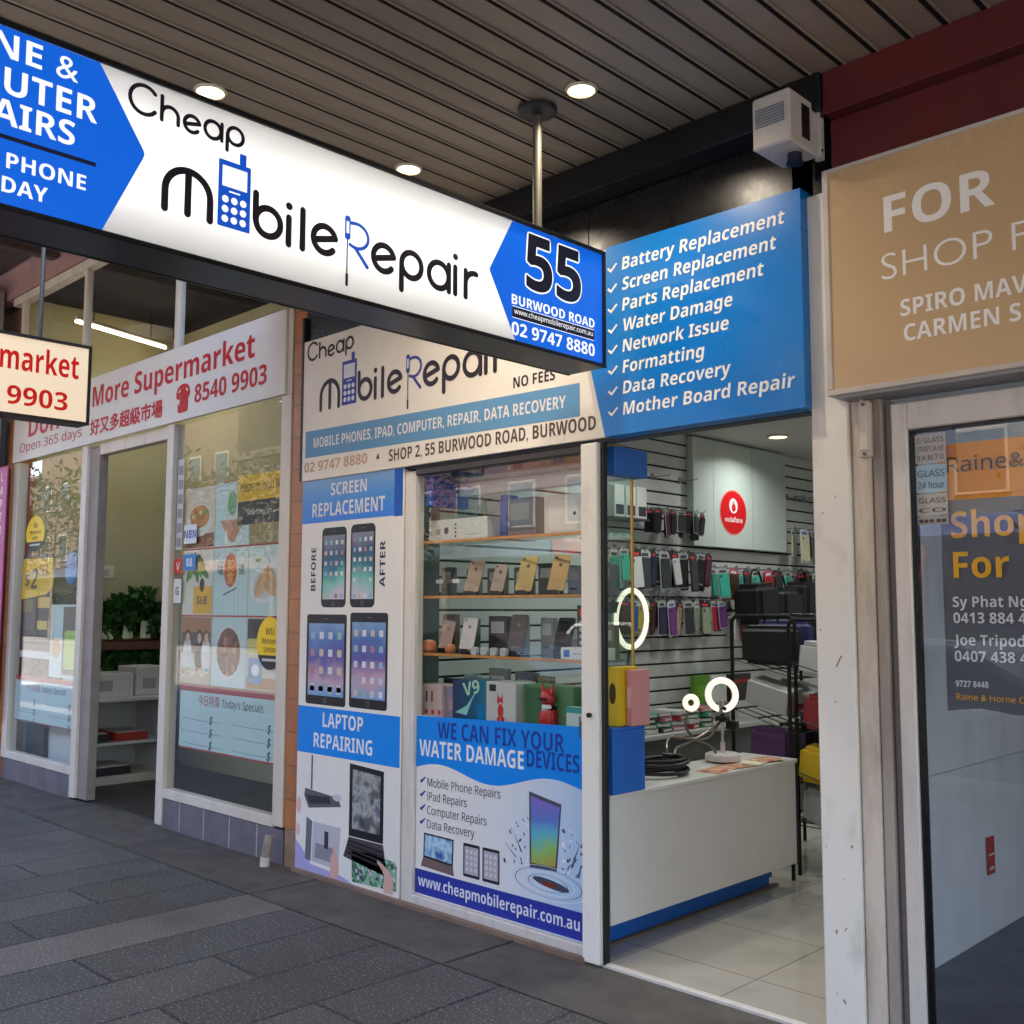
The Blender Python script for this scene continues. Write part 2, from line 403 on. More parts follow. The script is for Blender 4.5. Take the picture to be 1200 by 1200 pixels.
b = MB(); b.box(-90, 90, -16, -12.5, -.2, 0, Worn((106, 102, 98), (84, 82, 79), 2, .8, .7, .2), .01); struct(b.build('far_footpath'))

# ================================================================== AWNING over the footpath
SOF = Worn((150, 136, 118), (110, 97, 84), 1.6, .45, .8, .03, (1, .3, 1), thr=(.35, .75))
SOFD = P((24, 20, 18), .9, 0, .2)
aw = thing('street_awning', 'dark ribbed metal awning ceiling over the footpath outside the phone shop', 'awning', (-1, 1.4, 3.74))
b = MB(); b.box(-5.75, 8, -.95, 3.8, 3.765, 3.86, SOFD); b.build('roof_deck', aw)
b = MB(); x = -5.70; i = 0
while x < 7.9:
    # each pan: flat face with a raised rib beside the dark groove
    b.box(x + .010, x + .125, -.9, 3.72, 3.736, 3.752, SOF, .003); b.box(x - .0095, x + .0095, -.9, 3.72, 3.7335, 3.752, SOFD)
    b.box(x + .0102, x + .0215, -.9, 3.72, 3.7285, 3.7355, SOF, .003)
    x += .135; i += 1
b.build('ribbed_soffit', aw)
b = MB(); b.box(-5.85, 8, -1.02, -.95, 3.62, 4.1, P((84, 30, 30), .45), .006); b.build('front_edge', aw)
b = MB(); b.box(-5.84, -5.75, -.95, 3.8, 3.66, 3.9, P((40, 36, 34), .5), .005); b.build('end_beam', aw)
b = MB(); b.box(-5.7, -1.87, 3.62, 3.768, 3.585, 3.735, P((15, 15, 17), .35), .006); b.build('wall_beam', aw)
LAMP_G = Em((255, 222, 172), 4.)
def downlight(x, y, z, label, energy, group=None, r=.055, hang=True):
    t = thing('downlight', label, 'ceiling light', (x, y, z), group)
    b = MB(); b.lathe((x, y, z), [(r * .98, -.002), (r * 1.03, -.010), (r * 1.16, -.008), (r * 1.22, -.001), (r * 1.15, .006)], P((196, 184, 164), .4)); b.build('trim_ring', t)
    b = MB(); b.lathe((x, y, z), [(.001, -.010), (r * .6, -.010), (r * .95, -.005), (r * .95, 0)], LAMP_G); b.build('diffuser', t)
    lamp('downlight_lamp', (x, y, z - .02), energy, t)
    return t
downlight(-3.735, 2.03, 3.734, 'round lit downlight just above the blue arrow end of the long hanging sign', 7, 'downlights in the awning ceiling')
downlight(-3.73, 3.08, 3.734, 'round lit downlight above the middle of the long hanging sign', 7, 'downlights in the awning ceiling')
downlight(-2.635, 3.08, 3.734, 'round lit downlight beside the sign hanger disc, in front of the sign', 7, 'downlights in the awning ceiling')

# ================================================================== PHONE SHOP (open doorway, display window)
SLAT = Worn((206, 208, 206), (186, 190, 188), 2, .45, .5, .02)
SLATG = P((16, 17, 18), .9)
INW = P((205, 205, 202), .6)
ps = thing('phone_shop', 'narrow phone repair shop with open white doorway, display window and slatted walls', 'shop', (-3.8, 3.9, 0))
b = MB(); LW = -4.7
b.box(LW - .12, LW - .012, 3.95, 9.6, 0, 3.05, INW)
z = .12
while z < 2.99:
    b.box(LW - .0125, LW, 3.95, 9.6, z, min(z + .086, 3.0), SLAT, .003); z += .1
b.box(LW - .012, LW - .008, 3.95, 9.6, .1, 3.0, SLATG)
slat = b.build('slatted_wall', ps)
b = MB(); b.box(-2.12, -2.062, 3.96, 9.6, 0, 3.05, INW); b.build('right_wall', ps)
b = MB(); b.box(-4.82, -1.9, 9.6, 9.72, 0, 3.05, INW); b.build('back_wall', ps)
b = MB(); b.box(-4.82, -1.9, 3.86, 9.72, 3.0, 3.08, P((188, 190, 186), .7)); b.build('ceiling', ps)
b = MB(); b.box(-4.82, -2.0, 3.79, 3.86, 2.415, 3.1, P((70, 74, 80), .6)); b.build('door_header', ps)
# floor tiles
def tile_mat():
    m, n, l, bb = base('floor_tiles')
    g = n.new('ShaderNodeNewGeometry'); mp = n.new('ShaderNodeMapping'); mp.inputs['Location'].default_value = (.12, .1, 0); l.new(g.outputs['Position'], mp.inputs[0])
    br = n.new('ShaderNodeTexBrick'); br.offset = 0; br.inputs['Scale'].default_value = 1; br.inputs['Brick Width'].default_value = .6; br.inputs['Row Height'].default_value = .6; br.inputs['Mortar Size'].default_value = .003
    br.inputs['Color1'].default_value = (*lin((176, 170, 158)), 1); br.inputs['Color2'].default_value = (*lin((182, 176, 165)), 1); br.inputs['Mortar'].default_value = (*lin((110, 102, 94)), 1)
    l.new(mp.outputs[0], br.inputs['Vector']); 
    t = n.new('ShaderNodeTexNoise'); t.inputs['Scale'].default_value = 5; t.inputs['Detail'].default_value = 6; l.new(g.outputs['Position'], t.inputs['Vector'])
    mr = n.new('ShaderNodeMapRange'); mr.inputs[1].default_value = .5; mr.inputs[2].default_value = .8; mr.inputs[4].default_value = .35; l.new(t.outputs[0], mr.inputs[0])
    mx = n.new('ShaderNodeMix'); mx.data_type = 'RGBA'; l.new(mr.outputs[0], mx.inputs[0]); l.new(br.outputs[0], mx.inputs[6]); mx.inputs[7].default_value = (*lin((136, 128, 118)), 1)
    l.new(mx.outputs[2], bb.inputs['Base Color'])
    r2 = n.new('ShaderNodeMapRange'); r2.inputs[3].default_value = .06; r2.inputs[4].default_value = .2; l.new(t.outputs[0], r2.inputs[0]); l.new(r2.outputs[0], bb.inputs['Roughness'])
    return m
b = MB(); b.box(-4.82, -2.03, 3.80, 9.7, -.05, .012, tile_mat()); struct(b.build('floor', origin=(0, 0, 0)))
b = MB(); b.box(-3.2, -2.0, 3.765, 3.80, -.02, .02, ALU, .004); b.build('door_sill', ps)
# display window: frame with glass
fr = MB(); FY = 3.77
fr.box(-4.56, -4.47, FY - .0, FY + .07, .01, 2.40, ALU, .004)
fr.box(-3.215, -3.112, FY - .03, FY + .025, .012, 2.41, WHITE_PAINT, .005)
fr.box(-4.47, -3.215, FY + .0, FY + .07, .01, .068, ALU, .004)
fr.box(-4.47, -3.215, FY + .0, FY + .07, 2.375, 2.41, P((70, 64, 60), .5), .004)
fr.box(-5.58, -3.2, FY - .035, FY - .012, .0, .03, Worn((130, 105, 90), (80, 66, 58), 6, .7), .004)
frame = fr.build('window_frame', ps)
b = MB(); b.box(-4.468, -3.217, FY + .03, FY + .036, .07, 2.373, Glass()); b.build('glass_pane', frame)
b = MB(); b.box(-3.111, -3.094, FY - .006, FY + .028, .012, 2.41, BLACK, .003); b.build('door_jamb', ps)
b = MB(); b.box(-3.222, -3.218, FY - .036, FY - .03, 1.02, 1.12, P((60, 55, 50), .4)); b.cyl((-3.16, FY - .045, 1.13), (-3.16, FY - .03, 1.13), .011, P((30, 26, 24), .4, .6)); b.build('lock', frame)
b = MB(); b.box(-5.565, -4.565, FY + .0, FY + .05, .02, 2.42, INW); b.build('side_panel', ps)
b = MB(); b.box(-5.58, -1.9, FY + .035, FY + .2, 3.2, 3.9, BLACK)
TILE_B = Worn((14, 14, 16), (20, 19, 18), 9, .26, .3, .05, fine=9)
for x0 in (-5.58, -4.38, -3.18, -1.98 - .1):
    x1 = min(x0 + 1.197, -1.872)
    for z0, z1 in ((3.2, 3.58), (3.583, 3.8)):
        b.box(x0, x1, FY + .0, FY + .03, z0, z1, TILE_B, .002)
b.build('black_tiled_wall', ps)
b = MB(); b.box(-5.58, -2.0, 4.0, 12, 3.9, 6.6, P((150, 130, 118), .8)); b.build('unseen_sun_block', ps)  # unseen mass above the shop, added to block the sun
# interior lamps
for i, (x, y) in enumerate(((-4.2, 7.3), (-3.0, 5.0), (-2.6, 6.8), (-4.0, 5.6), (-3.2, 8.6))):
    d = downlight(x, y, 2.996, ['round lit downlight in the phone shop ceiling beside the white wall board',
                                'lit downlight over the shop counter', 'lit downlight over the aisle of the phone shop', 'lit downlight over the cable ledge inside the phone shop', 'lit downlight near the back wall of the phone shop'][i], 4.6, 'downlights inside the phone shop', .07)
    lt_ = [c for c in d.children if c.type == 'LIGHT'][0].data; lt_.color = (.95, 1, .97); lt_.size = .16

# ------------------------------------------------------------------ pier, column, trim between the shops
def tilewall(name):
    m, n, l, bb = base(name)
    g = n.new('ShaderNodeNewGeometry'); s = n.new('ShaderNodeSeparateXYZ'); l.new(g.outputs['Position'], s.inputs[0])
    c = n.new('ShaderNodeCombineXYZ'); l.new(s.outputs[0], c.inputs[0]); l.new(s.outputs[2], c.inputs[1])
    br = n.new('ShaderNodeTexBrick'); br.offset = 0; br.inputs['Scale'].default_value = 1; br.inputs['Brick Width'].default_value = 8; br.inputs['Row Height'].default_value = .21; br.inputs['Mortar Size'].default_value = .003
    br.inputs['Color1'].default_value = (*lin((186, 116, 62)), 1); br.inputs['Color2'].default_value = (*lin((168, 100, 54)), 1); br.inputs['Mortar'].default_value = (*lin((96, 58, 36)), 1)
    l.new(c.outputs[0], br.inputs['Vector'])
    t = n.new('ShaderNodeTexNoise'); t.inputs['Scale'].default_value = 12; t.inputs['Detail'].default_value = 6; l.new(g.outputs['Position'], t.inputs['Vector'])
    mr = n.new('ShaderNodeMapRange'); mr.inputs[1].default_value = .4; mr.inputs[2].default_value = .75; mr.inputs[4].default_value = .6; l.new(t.outputs[0], mr.inputs[0])
    mx = n.new('ShaderNodeMix'); mx.data_type = 'RGBA'; l.new(mr.outputs[0], mx.inputs[0]); l.new(br.outputs[0], mx.inputs[6]); mx.inputs[7].default_value = (*lin((140, 92, 58)), 1)
    l.new(mx.outputs[2], bb.inputs['Base Color']); bb.inputs['Roughness'].default_value = .35
    return m
pier = thing('tiled_pier', 'narrow orange tiled pier between the supermarket and the phone repair poster', 'pier', (-5.645, 3.8, 0))
b = MB(); b.box(-5.722, -5.582, 3.775, 3.98, .24, 3.95, tilewall('orange_tiles'), .003); b.build('tile_facing', pier)
b = MB(); b.box(-5.722, -5.582, 3.78, 3.98, 0, .24, Worn((150, 122, 98), (104, 84, 70), 9, .8, .8, .3), .004); b.build('base', pier)
b = MB(); b.box(-5.585, -5.565, 3.74, 3.775, 2.43, 3.5, P((30, 27, 26), .5)); b.build('cable_duct', pier)
pipe = MB(); pipe.tube([(-5.80, 3.69, 0), (-5.797, 3.70, .10), (-5.79, 3.715, .19)], .029, Worn((150, 140, 128), (104, 94, 84), 14, .6, .8, .1)); pipe.cyl((-5.80, 3.69, .004), (-5.799, 3.693, .06), .031, Worn((200, 192, 180), (140, 128, 112), 14, .6, .8, .1))
tag(pipe.build('drain_pipe'), 'short dirty cream drain pipe stub at the foot of the orange pier', 'pipe')
b = MB(); b.box(-2.0, -1.845, 3.735, 3.96, 0, 3.29, WHITE_PAINT, .006)
CHIP = P((150, 138, 130), .7); rc = random.Random(4); FC = Face(3.735)
b.poly(FC, [(-1.925, 1.40), (-1.915, 1.405), (-1.895, 1.445), (-1.90, 1.447), (-1.918, 1.415)], CHIP, .0006)
for k in range(12):
    u, v = rc.uniform(-1.99, -1.855), rc.choice((rc.uniform(.05, .7), rc.uniform(.05, 2.4))); b.disc(FC, u, v, rc.uniform(.0015, .005), CHIP, .0006, rc.uniform(.002, .012), n=7, rot=rc.uniform(-40, 40))
tag(b.build('white_column'), 'plain white painted column right of the open phone shop doorway', 'column')
TRIM = Worn((222, 210, 194), (160, 136, 114), 7, .6, .7, .15, (1, 1, .25), thr=(.42, .7))
vs_shop = thing('vacant_shop', 'empty shop with a grey framed glass front and dark red painted wall above', 'shop', (-.3, 3.9, 0))
b = MB(); b.box(-1.843, -1.768, 3.752, 3.9, 0, 2.43, TRIM, .006); b.box(-1.766, -1.725, 3.765, 3.9, 0, 2.43, Worn((176, 164, 152), (116, 104, 96), 7, .6, .7, .15, (1, 1, .25)), .005); b.build('timber_trim', vs_shop)
b = MB(); b.box(-1.722, -1.695, 3.79, 3.88, 0, 2.4, P((120, 112, 110), .45), .004); b.box(-1.694, -1.632, 3.775, 3.87, 0, 2.4, ALU, .005)
b.box(-1.632, 2.5, 3.775, 3.87, 2.295, 2.40, ALU, .005); b.box(-1.632, 2.5, 3.78, 3.87, 0, .05, ALU, .004); b.box(2.5, 2.57, 3.775, 3.87, 0, 2.4, ALU, .004)
b.box(-1.633, -1.626, 3.79, 3.85, .05, 2.295, BLACK); b.box(-1.626, 2.5, 3.79, 3.85, 2.287, 2.294, BLACK)
vf = b.build('window_frame', vs_shop)
b = MB(); b.box(-1.626, 2.5, 3.81, 3.818, .05, 2.29, Glass((254, 255, 255), 1.5)); b.build('glass_pane', vf)
b = MB(); b.box(-2.06, -2.02, 3.9, 9, 0, 3.2, Worn((236, 240, 242), (206, 210, 212), 2.5, .55, .6, .08, (1, 1, .5)), .0)
b.box(-2.017, -2.012, 3.9, 9, .86, .866, P((206, 208, 208), .6)); b.build('side_wall', vs_shop)
b = MB(); b.box(-2.06, 3, 9, 9.1, 0, 3.2, P((226, 228, 230), .6)); b.box(3, 3.1, 3.9, 9.1, 0, 3.2, P((226, 228, 230), .6)); b.build('rear_walls', vs_shop)
b = MB(); CE = P((226, 226, 226), .7)
b.box(-2.06, 3.1, 3.87, 5.2, 3.1, 3.2, CE); b.box(-2.06, 3.1, 8.2, 9.1, 3.1, 3.2, CE); b.box(-2.06, -1.4, 5.201, 8.199, 3.1, 3.2, CE); b.box(2.2, 3.1, 5.201, 8.199, 3.1, 3.2, CE); b.build('ceiling', vs_shop)
b = MB(); b.box(-1.398, 2.198, 5.203, 8.197, 3.16, 3.175, Translucent((112, 118, 122), 'added_frosted_panel')); b.build('added_roof_light', vs_shop)  # invented ceiling panel, added to let daylight brighten the empty shop
b = MB(); b.box(-2.022, 3.0, 3.88, 9.0, -.02, .014, Worn((74, 82, 102), (56, 62, 80), 4, .4, .7, .08), 0); struct(b.build('vacant_shop_floor', origin=(0, 0, 0)))
b = MB(); RED = Worn((96, 26, 26), (66, 18, 18), 3, .5, .6, .05)
b.box(-1.868, 8, 3.64, 3.80, 3.56, 3.735, RED, .004); b.box(-1.868, 8, 3.70, 3.80, 2.52, 3.555, RED, .004); b.build('red_fascia', vs_shop)
b = MB(); b.box(-1.80, -1.752, 3.725, 3.752, 2.20, 2.415, TRIM, .004); b.box(-1.793, -1.759, 3.717, 3.726, 2.225, 2.38, P((220, 208, 190), .45), .004)
for z_ in (2.212, 2.403): b.cyl((-1.776, 3.718, z_), (-1.776, 3.726, z_), .006, P((110, 96, 84), .4, .6))
b.cyl((-1.787, 3.735, 2.41), (-1.787, 3.735, 2.47), .009, TRIM)
tag(b.build('switch_box'), 'small cream switch box on the timber trim under the gold sign corner', 'switch box')
# pest / alarm box high on the wall
ab = thing('alarm_box', 'white metal box with grey louvre and dark side slot on the black wall', 'alarm box', (-1.98, 3.56, 3.41))
WB = Worn((198, 192, 186), (168, 161, 155), 6, .45, .4, .03)
b = MB(); b.box(-2.07, -1.905, 3.45, 3.68, 3.41, 3.622, WB, .008); b.build('body', ab)
b = MB(); b.box(-1.925, -1.893, 3.676, 3.70, 3.40, 3.60, WB, .003); b.box(-1.905, -1.888, 3.655, 3.678, 3.40, 3.60, WB, .002)
for z_ in (3.43, 3.57): b.cyl((-1.888, 3.667, z_), (-1.885, 3.667, z_), .006, DARK)
b.build('bracket', ab)
b = MB(); b.box(-2.052, -1.93, 3.447, 3.451, 3.495, 3.57, P((112, 118, 124), .5))
for k in range(6): b.box(-2.05, -1.932, 3.444, 3.448, 3.499 + k * .0115, 3.504 + k * .0115, P((160, 164, 168), .5))
b.build('louvre', ab)
b = MB(); b.box(-1.906, -1.902, 3.54, 3.60, 3.45, 3.585, P((20, 20, 24), .4)); b.build('side_slot', ab)
b = MB(); b.cyl((-1.96, 3.58, 3.375), (-1.96, 3.58, 3.41), .028, P((24, 30, 48), .4)); b.cyl((-1.96, 3.58, 3.367), (-1.96, 3.58, 3.376), .034, P((18, 20, 30), .4)); b.build('sensor_eye', ab)

# ================================================================== SIGNS
def logo(fr, u0, v0, s, dark, blue, white, parent, off=.002):
    """the round-stroke shop wordmark: Cheap / m(phone)bile (screwdriver R)epair"""
    mb = MB(); nrm = Vector(fr(0, 0, 1)) - Vector(fr(0, 0, 0))
    def S(pts, r=.0115, m=dark): mb.tube([fr(u0 + s * a, v0 + s * c, off) for a, c in pts], r * s, m, n=8, flat=(nrm, .08))
    def arc(cx, cy, r, a0, a1, ry=None, n=18): return [(cx + r * math.cos(rad(a0 + (a1 - a0) * k / n)), cy + (ry or r) * math.sin(rad(a0 + (a1 - a0) * k / n))) for k in range(n + 1)]
    t = .006
    S(arc(-.073, .302, .043, 40, 322), t)
    S([(-.018, .334), (-.018, .262)], t); S(arc(.008, .282, .026, 180, 0) + [(.034, .262)], t)
    def e(cx, cy, r, w): S([(cx - r * .93, cy - r * .2), (cx + r * .93, cy + r * .28)], w); S(arc(cx, cy, r, 16, 318, n=24), w)
    e(.079, .281, .025, t)
    S(arc(.148, .287, .027, 0, 360, n=24), t); S([(.178, .315), (.178, .262)], t)
    S(arc(.225, .292, .027, 0, 360, n=24), t); S([(.197, .292), (.197, .240)], t)
    w = .0112
    S([(0, 0)] + arc(.073, .06, .073, 180, 0, .072) + [(.146, 0)], w); S([(.073, .128), (.073, .002)], w)
    S([(.303, .134), (.303, .05)], w); S(arc(.349, .051, .045, 0, 360, n=28), w)
    for x_, top, dot in ((.425, .088, .126), (1.151, .1, .14)):
        S([(x_, top), (x_, 0)], w); S([(x_, dot), (x_ + .001, dot)], w * 1.15)
    S([(.478, .128), (.478, 0)], w)
    e(.565, .052, .045, w); e(.814, .05, .046, w)
    S(arc(.94, .055, .046, 0, 360, n=28), w); S([(.894, .055), (.894, -.042)], w)
    S(arc(1.07, .05, .048, 0, 360, n=28), w); S([(1.119, .1), (1.119, 0)], w)
    S([(1.204, .1), (1.204, 0)], w); S(arc(1.25, .052, .046, 178, 78), w)
    mb.build('wordmark', parent, recalc=True)
    mb = MB(); S2 = lambda pts, r, m: mb.tube([fr(u0 + s * a, v0 + s * c, off) for a, c in pts], r * s, m, n=8, flat=(nrm, .08))
    Rr = lambda a, b_, c, d, m, o, r=0: mb.rect(fr, u0 + s * a, u0 + s * b_, v0 + s * c, v0 + s * d, m, o, r * s)
    Rr(.171, .283, -.004, .207, blue, off, .004); Rr(.242, .266, .207, .243, blue, off, .004)
    Rr(.184, .270, .124, .190, white, off + .0006); Rr(.208, .246, .108, .113, white, off + .0006)
    for r_ in range(3):
        for c_ in range(3): mb.disc(fr, u0 + s * (.196 + .031 * c_), v0 + s * (.022 + .031 * r_), .0115 * s, white, off + .0006, n=14)
    S2([(.664, .138)] + arc(.695, .098, .05, 92, -100, .043) + [(.668, .062)], .0062, blue); S2([(.69, .056), (.742, 0)], .007, blue)
    mb.rect(fr, u0 + s * .645, u0 + s * .669, v0 + s * .076, v0 + s * .160, blue, off + .001, s * .01); Rr(.651, .663, .098, .14, white, off + .0016)
    S2([(.657, .08), (.657, -.04)], .0028, dark); S2([(.657, -.045), (.657, -.08)], .0055, dark)
    mb.build('phone_and_screwdriver_emblem', parent)

hs = thing('hanging_sign', 'long backlit white and blue light box sign hanging across the footpath', 'sign', (-2.89, 1.9, 2.66))
X0 = -2.78; Y0, Y1, Z0, Z1 = .42, 3.40, 2.655, 3.165
CASE = P((22, 22, 25), .3, .2)
b = MB()
b.box(X0 - .20, X0 - .005, Y0, Y1, Z0, Z0 + .012, CASE, .002); b.box(X0 - .20, X0 - .005, Y0, Y1, Z1 - .012, Z1, CASE, .002)
b.box(X0 - .20, X0 - .005, Y0, Y0 + .012, Z0 + .0125, Z1 - .0125, CASE, .002); b.box(X0 - .20, X0 - .005, Y1 - .012, Y1, Z0 + .0125, Z1 - .0125, CASE, .002)
for sx in (X0 - .0045, X0 - .212):                       # the two rims
    b.box(sx, sx + .012, Y0 - .002, Y1 + .002, Z0 - .002, Z0 + .014, CASE, .002); b.box(sx, sx + .012, Y0 - .002, Y1 + .002, Z1 - .014, Z1 + .002, CASE, .002)
    b.box(sx, sx + .012, Y0 - .002, Y0 + .014, Z0 + .0145, Z1 - .0145, CASE, .002); b.box(sx, sx + .012, Y1 - .014, Y1 + .002, Z0 + .0145, Z1 - .0145, CASE, .002)
b.build('case', hs)
F = Side(X0 - .004); EW = Translucent((248, 248, 248)); EB = Em((8, 92, 206), .50); EWT = Em((250, 252, 255), .47)
b = MB(); b.box(X0 - .014, X0 - .005, Y0 + .012, Y1 - .012, Z0 + .012, Z1 - .012, EW); b.build('lit_face', hs)
for z_ in (2.85, 2.99):
    b = MB(); b.cyl((X0 - .105, Y0 + .05, z_), (X0 - .105, Y1 - .05, z_), .013, Em((255, 254, 250), 5.6), n=12); b.build('tube_lamp', hs)
b = MB(); b.box(X0 - .204, X0 - .198, Y0 + .012, Y1 - .012, Z0 + .012, Z1 - .012, EW); b.build('rear_face', hs)
b = MB(); b.poly(F, [(Y0 + .014, Z0 + .0142), (1.195, Z0 + .0142), (1.308, 2.915), (1.312, 2.928), (1.308, 2.94), (1.172, Z1 - .0142), (Y0 + .014, Z1 - .0142)], EB, .0006); b.build('left_arrow_panel', hs)
b = MB(); b.poly(F, [(Y1 - .014, Z0 + .0142), (2.852, Z0 + .0142), (2.710, 2.915), (2.706, 2.925), (2.710, 2.935), (2.832, Z1 - .0142), (Y1 - .014, Z1 - .0142)], EB, .0006); b.build('right_arrow_panel', hs)
logo(F, 1.377, 2.788, 1.0, P((20, 14, 36), .4), Em((10, 82, 196), .42), EWT, hs)
b = MB(); B_ = .03
b.text(F, 'PHONE &', 1.113, 3.068, .068, EWT, w=.45, al='R', bold=B_); b.text(F, 'COMPUTER', 1.170, 2.970, .072, EWT, w=.555, al='R', bold=B_); b.text(F, 'REPAIRS', 1.110, 2.885, .068, EWT, w=.385, al='R', bold=B_)
b.text(F, 'E PHONE', 1.146, 2.770, .042, EWT, w=.262, al='R', bold=.025); b.text(F, 'DAY', 1.045, 2.704, .042, EWT, w=.118, al='R', bold=.02)
b.rect(F, .60, 1.172, 2.846, 2.858, P((14, 20, 70), .4), .0012)
b.build('white_lettering', hs)
b = MB()
for i, u in enumerate((2.905, 3.085)):
    b.text(F, '5', u + .008, 2.901, .222, EWT, w=.150, bold=.03, off=.0018, grow=.010); b.text(F, '5', u + .008, 2.901, .222, P((8, 8, 30), .4), w=.150, bold=.03, off=.0032, grow=.003)
b.build('house_number', hs)
b = MB(); b.text(F, 'BURWOOD ROAD', 2.829, 2.816, .039, EWT, w=.505, bold=.025); b.text(F, '02 9747 8880', 2.829, 2.693, .052, EWT, w=.505, bold=.025)
b.rect(F, 2.832, 3.332, 2.764, 2.806, P((10, 12, 34), .4), .0012); b.rect(F, 2.832, 3.332, 2.8065, 2.809, EWT, .0012); b.rect(F, 2.832, 3.332, 2.761, 2.7635, EWT, .0012)
b.text(F, 'www.cheapmobilerepair.com.au', 2.842, 2.779, .021, EWT, w=.48, off=.002, bold=.01); b.build('address_lettering', hs)
POLE = Worn((88, 86, 76), (60, 57, 50), 8, .5, .6, .05, metal=.3)
for y_ in (3.075, .85):
    b = MB(); b.cyl((-2.875, y_, 3.165), (-2.875, y_, 3.73), .019, POLE, n=16); b.cyl((-2.875, y_, 3.165), (-2.875, y_, 3.18), .04, CASE); h = b.build('hanger_pole', hs)
    b = MB(); b.lathe((-2.875, y_, 3.70), [(.03, 0), (.078, .012), (.084, .02), (.084, .032)], P((30, 32, 34), .5)); b.build('ceiling_disc', h)

# ------------------------------------------------------------------ fascia sign over the shop front
fs = thing('fascia_sign', 'wide white sign board with the shop wordmark and a blue service list above the doorway', 'sign', (-3.79, 3.76, 2.41))
F = Face(3.745)
BW = Worn((236, 228, 214), (216, 204, 188), 2, .42, .5, .02)
b = MB(); b.box(-5.575, -3.0, 3.745, 3.771, 2.428, 3.335, BW, .002); b.build('white_board', fs)
LB = Worn((0, 122, 206), (0, 116, 200), 2, .26, .4, .015, fine=5)
b = MB()
b.plate(Face(3.768), [(-1.995, 2.416), (-3.012, 2.416), (-3.12, 2.84), (-2.998, 3.312), (-1.995, 3.312)], LB, 0, .088)
b.build('blue_board', fs)
b = MB(); b.plate(F, [(-3.012, 2.43), (-3.128, 2.84), (-3.112, 2.84), (-2.998, 2.43)], P((110, 70, 66), .4), .0005, .0012); b.plate(F, [(-3.06, 2.43), (-3.165, 2.84), (-3.155, 2.84), (-3.05, 2.43)], P((150, 170, 200), .4), .0005, .0012); b.build('chevron_lines', fs)
DK = Ink(52, 40, 50); BR = Ink(92, 74, 68)
logo(F, -5.37, 2.868, 1.30, Ink(44, 34, 44), Ink(52, 66, 150), Ink(214, 214, 222), fs)
F2 = Face(3.68)
WH = Ink(246, 244, 238)
lines = ['Battery Replacement', 'Screen Replacement', 'Parts Replacement', 'Water Damage', 'Network Issue', 'Formatting', 'Data Recovery', 'Mother Board Repair']
wid = [.835, .795, .735, .585, .565, .44, .57, .865]
for i, (t, w) in enumerate(zip(lines, wid)):
    v = 3.185 - i * .0972; b = MB()
    b.text(F2, t, -2.905, v, .058, WH, w=w, bold=.018, off=.0012, shear=.12); b.text(F2, '✓', -2.99, v - .003, .052, WH, w=.055, off=.0012, grow=.002)
    b.build('service_line', fs)
b = MB(); F = Face(3.745)
SL = Ink(96, 146, 184)
b.plate(F, [(-5.53, 2.575), (-3.22, 2.548), (-3.22, 2.712), (-5.53, 2.745)], SL, .0004, .0012)
b.text(F, 'MOBILE PHONES, IPAD, COMPUTER, REPAIR, DATA RECOVERY', -5.44, 2.632, .062, Ink(226, 220, 216), w=2.13, bold=.03, off=.002, ang=-.8)
b.build('services_band', fs)
b = MB(); b.text(F, '02 9747 8880', -5.535, 2.482, .062, Ink(196, 160, 128), w=.65, bold=.02); b.text(F, '▲', -4.80, 2.497, .035, BR, w=.035); b.text(F, 'SHOP 2, 55 BURWOOD ROAD, BURWOOD', -4.68, 2.472, .068, BR, w=1.56, bold=.025)
b.text(F, 'NO FEES', -3.67, 2.752, .056, DK, w=.29, bold=.02); b.build('address_lettering', fs)

# ------------------------------------------------------------------ repair poster panel left of the display window
rp = thing('repair_poster', 'tall white panel poster with blue screen replacement and laptop repairing bands', 'poster', (-5.06, 3.765, .02))
F = Face(3.757)
PW = Worn((236, 232, 223), (220, 216, 210), 2, .35, .5, .02)
b = MB(); b.box(-5.566, -4.562, 3.757, 3.769, .028, 2.426, PW, .001)
b.build('panel', rp)
SKYB = Ink(6, 136, 234)
b = MB(); b.rect(F, -5.565, -4.64, 2.155, 2.425, Gradient('poster_blue_blend', 2, 2.15, 2.43, [(6, 124, 230), (56, 142, 220), (120, 164, 210)]), .0006); b.rect(F, -4.64, -4.563, 2.15, 2.425, Ink(16, 88, 184), .0006)
b.text(F, 'SCREEN', -5.08, 2.318, .075, Ink(228, 226, 228), w=.36, al='C', bold=.03, off=.0014); b.text(F, 'REPLACEMENT', -5.09, 2.192, .085, Ink(228, 226, 228), w=.73, al='C', bold=.03, off=.0014)
b.build('screen_replacement_band', rp)
b = MB(); b.rect(F, -5.565, -4.563, .735, 1.018, SKYB, .0006)
b.text(F, 'LAPTOP', -5.10, .905, .085, Ink(236, 236, 238), w=.40, al='C', bold=.03, off=.0014); b.text(F, 'REPAIRING', -5.10, .778, .085, Ink(236, 236, 238), w=.58, al='C', bold=.03, off=.0014)
b.build('laptop_repairing_band', rp)
SCR1 = Gradient('phone_wallpaper', 2, 1.68, 2.07, [(206, 196, 214), (120, 200, 184), (16, 112, 140), (48, 78, 116), (120, 130, 150)], .55)
SCR2 = Gradient('tablet_wallpaper', 2, 1.09, 1.53, [(110, 160, 206), (196, 160, 180), (84, 80, 160), (66, 108, 180), (120, 160, 200)], .55)
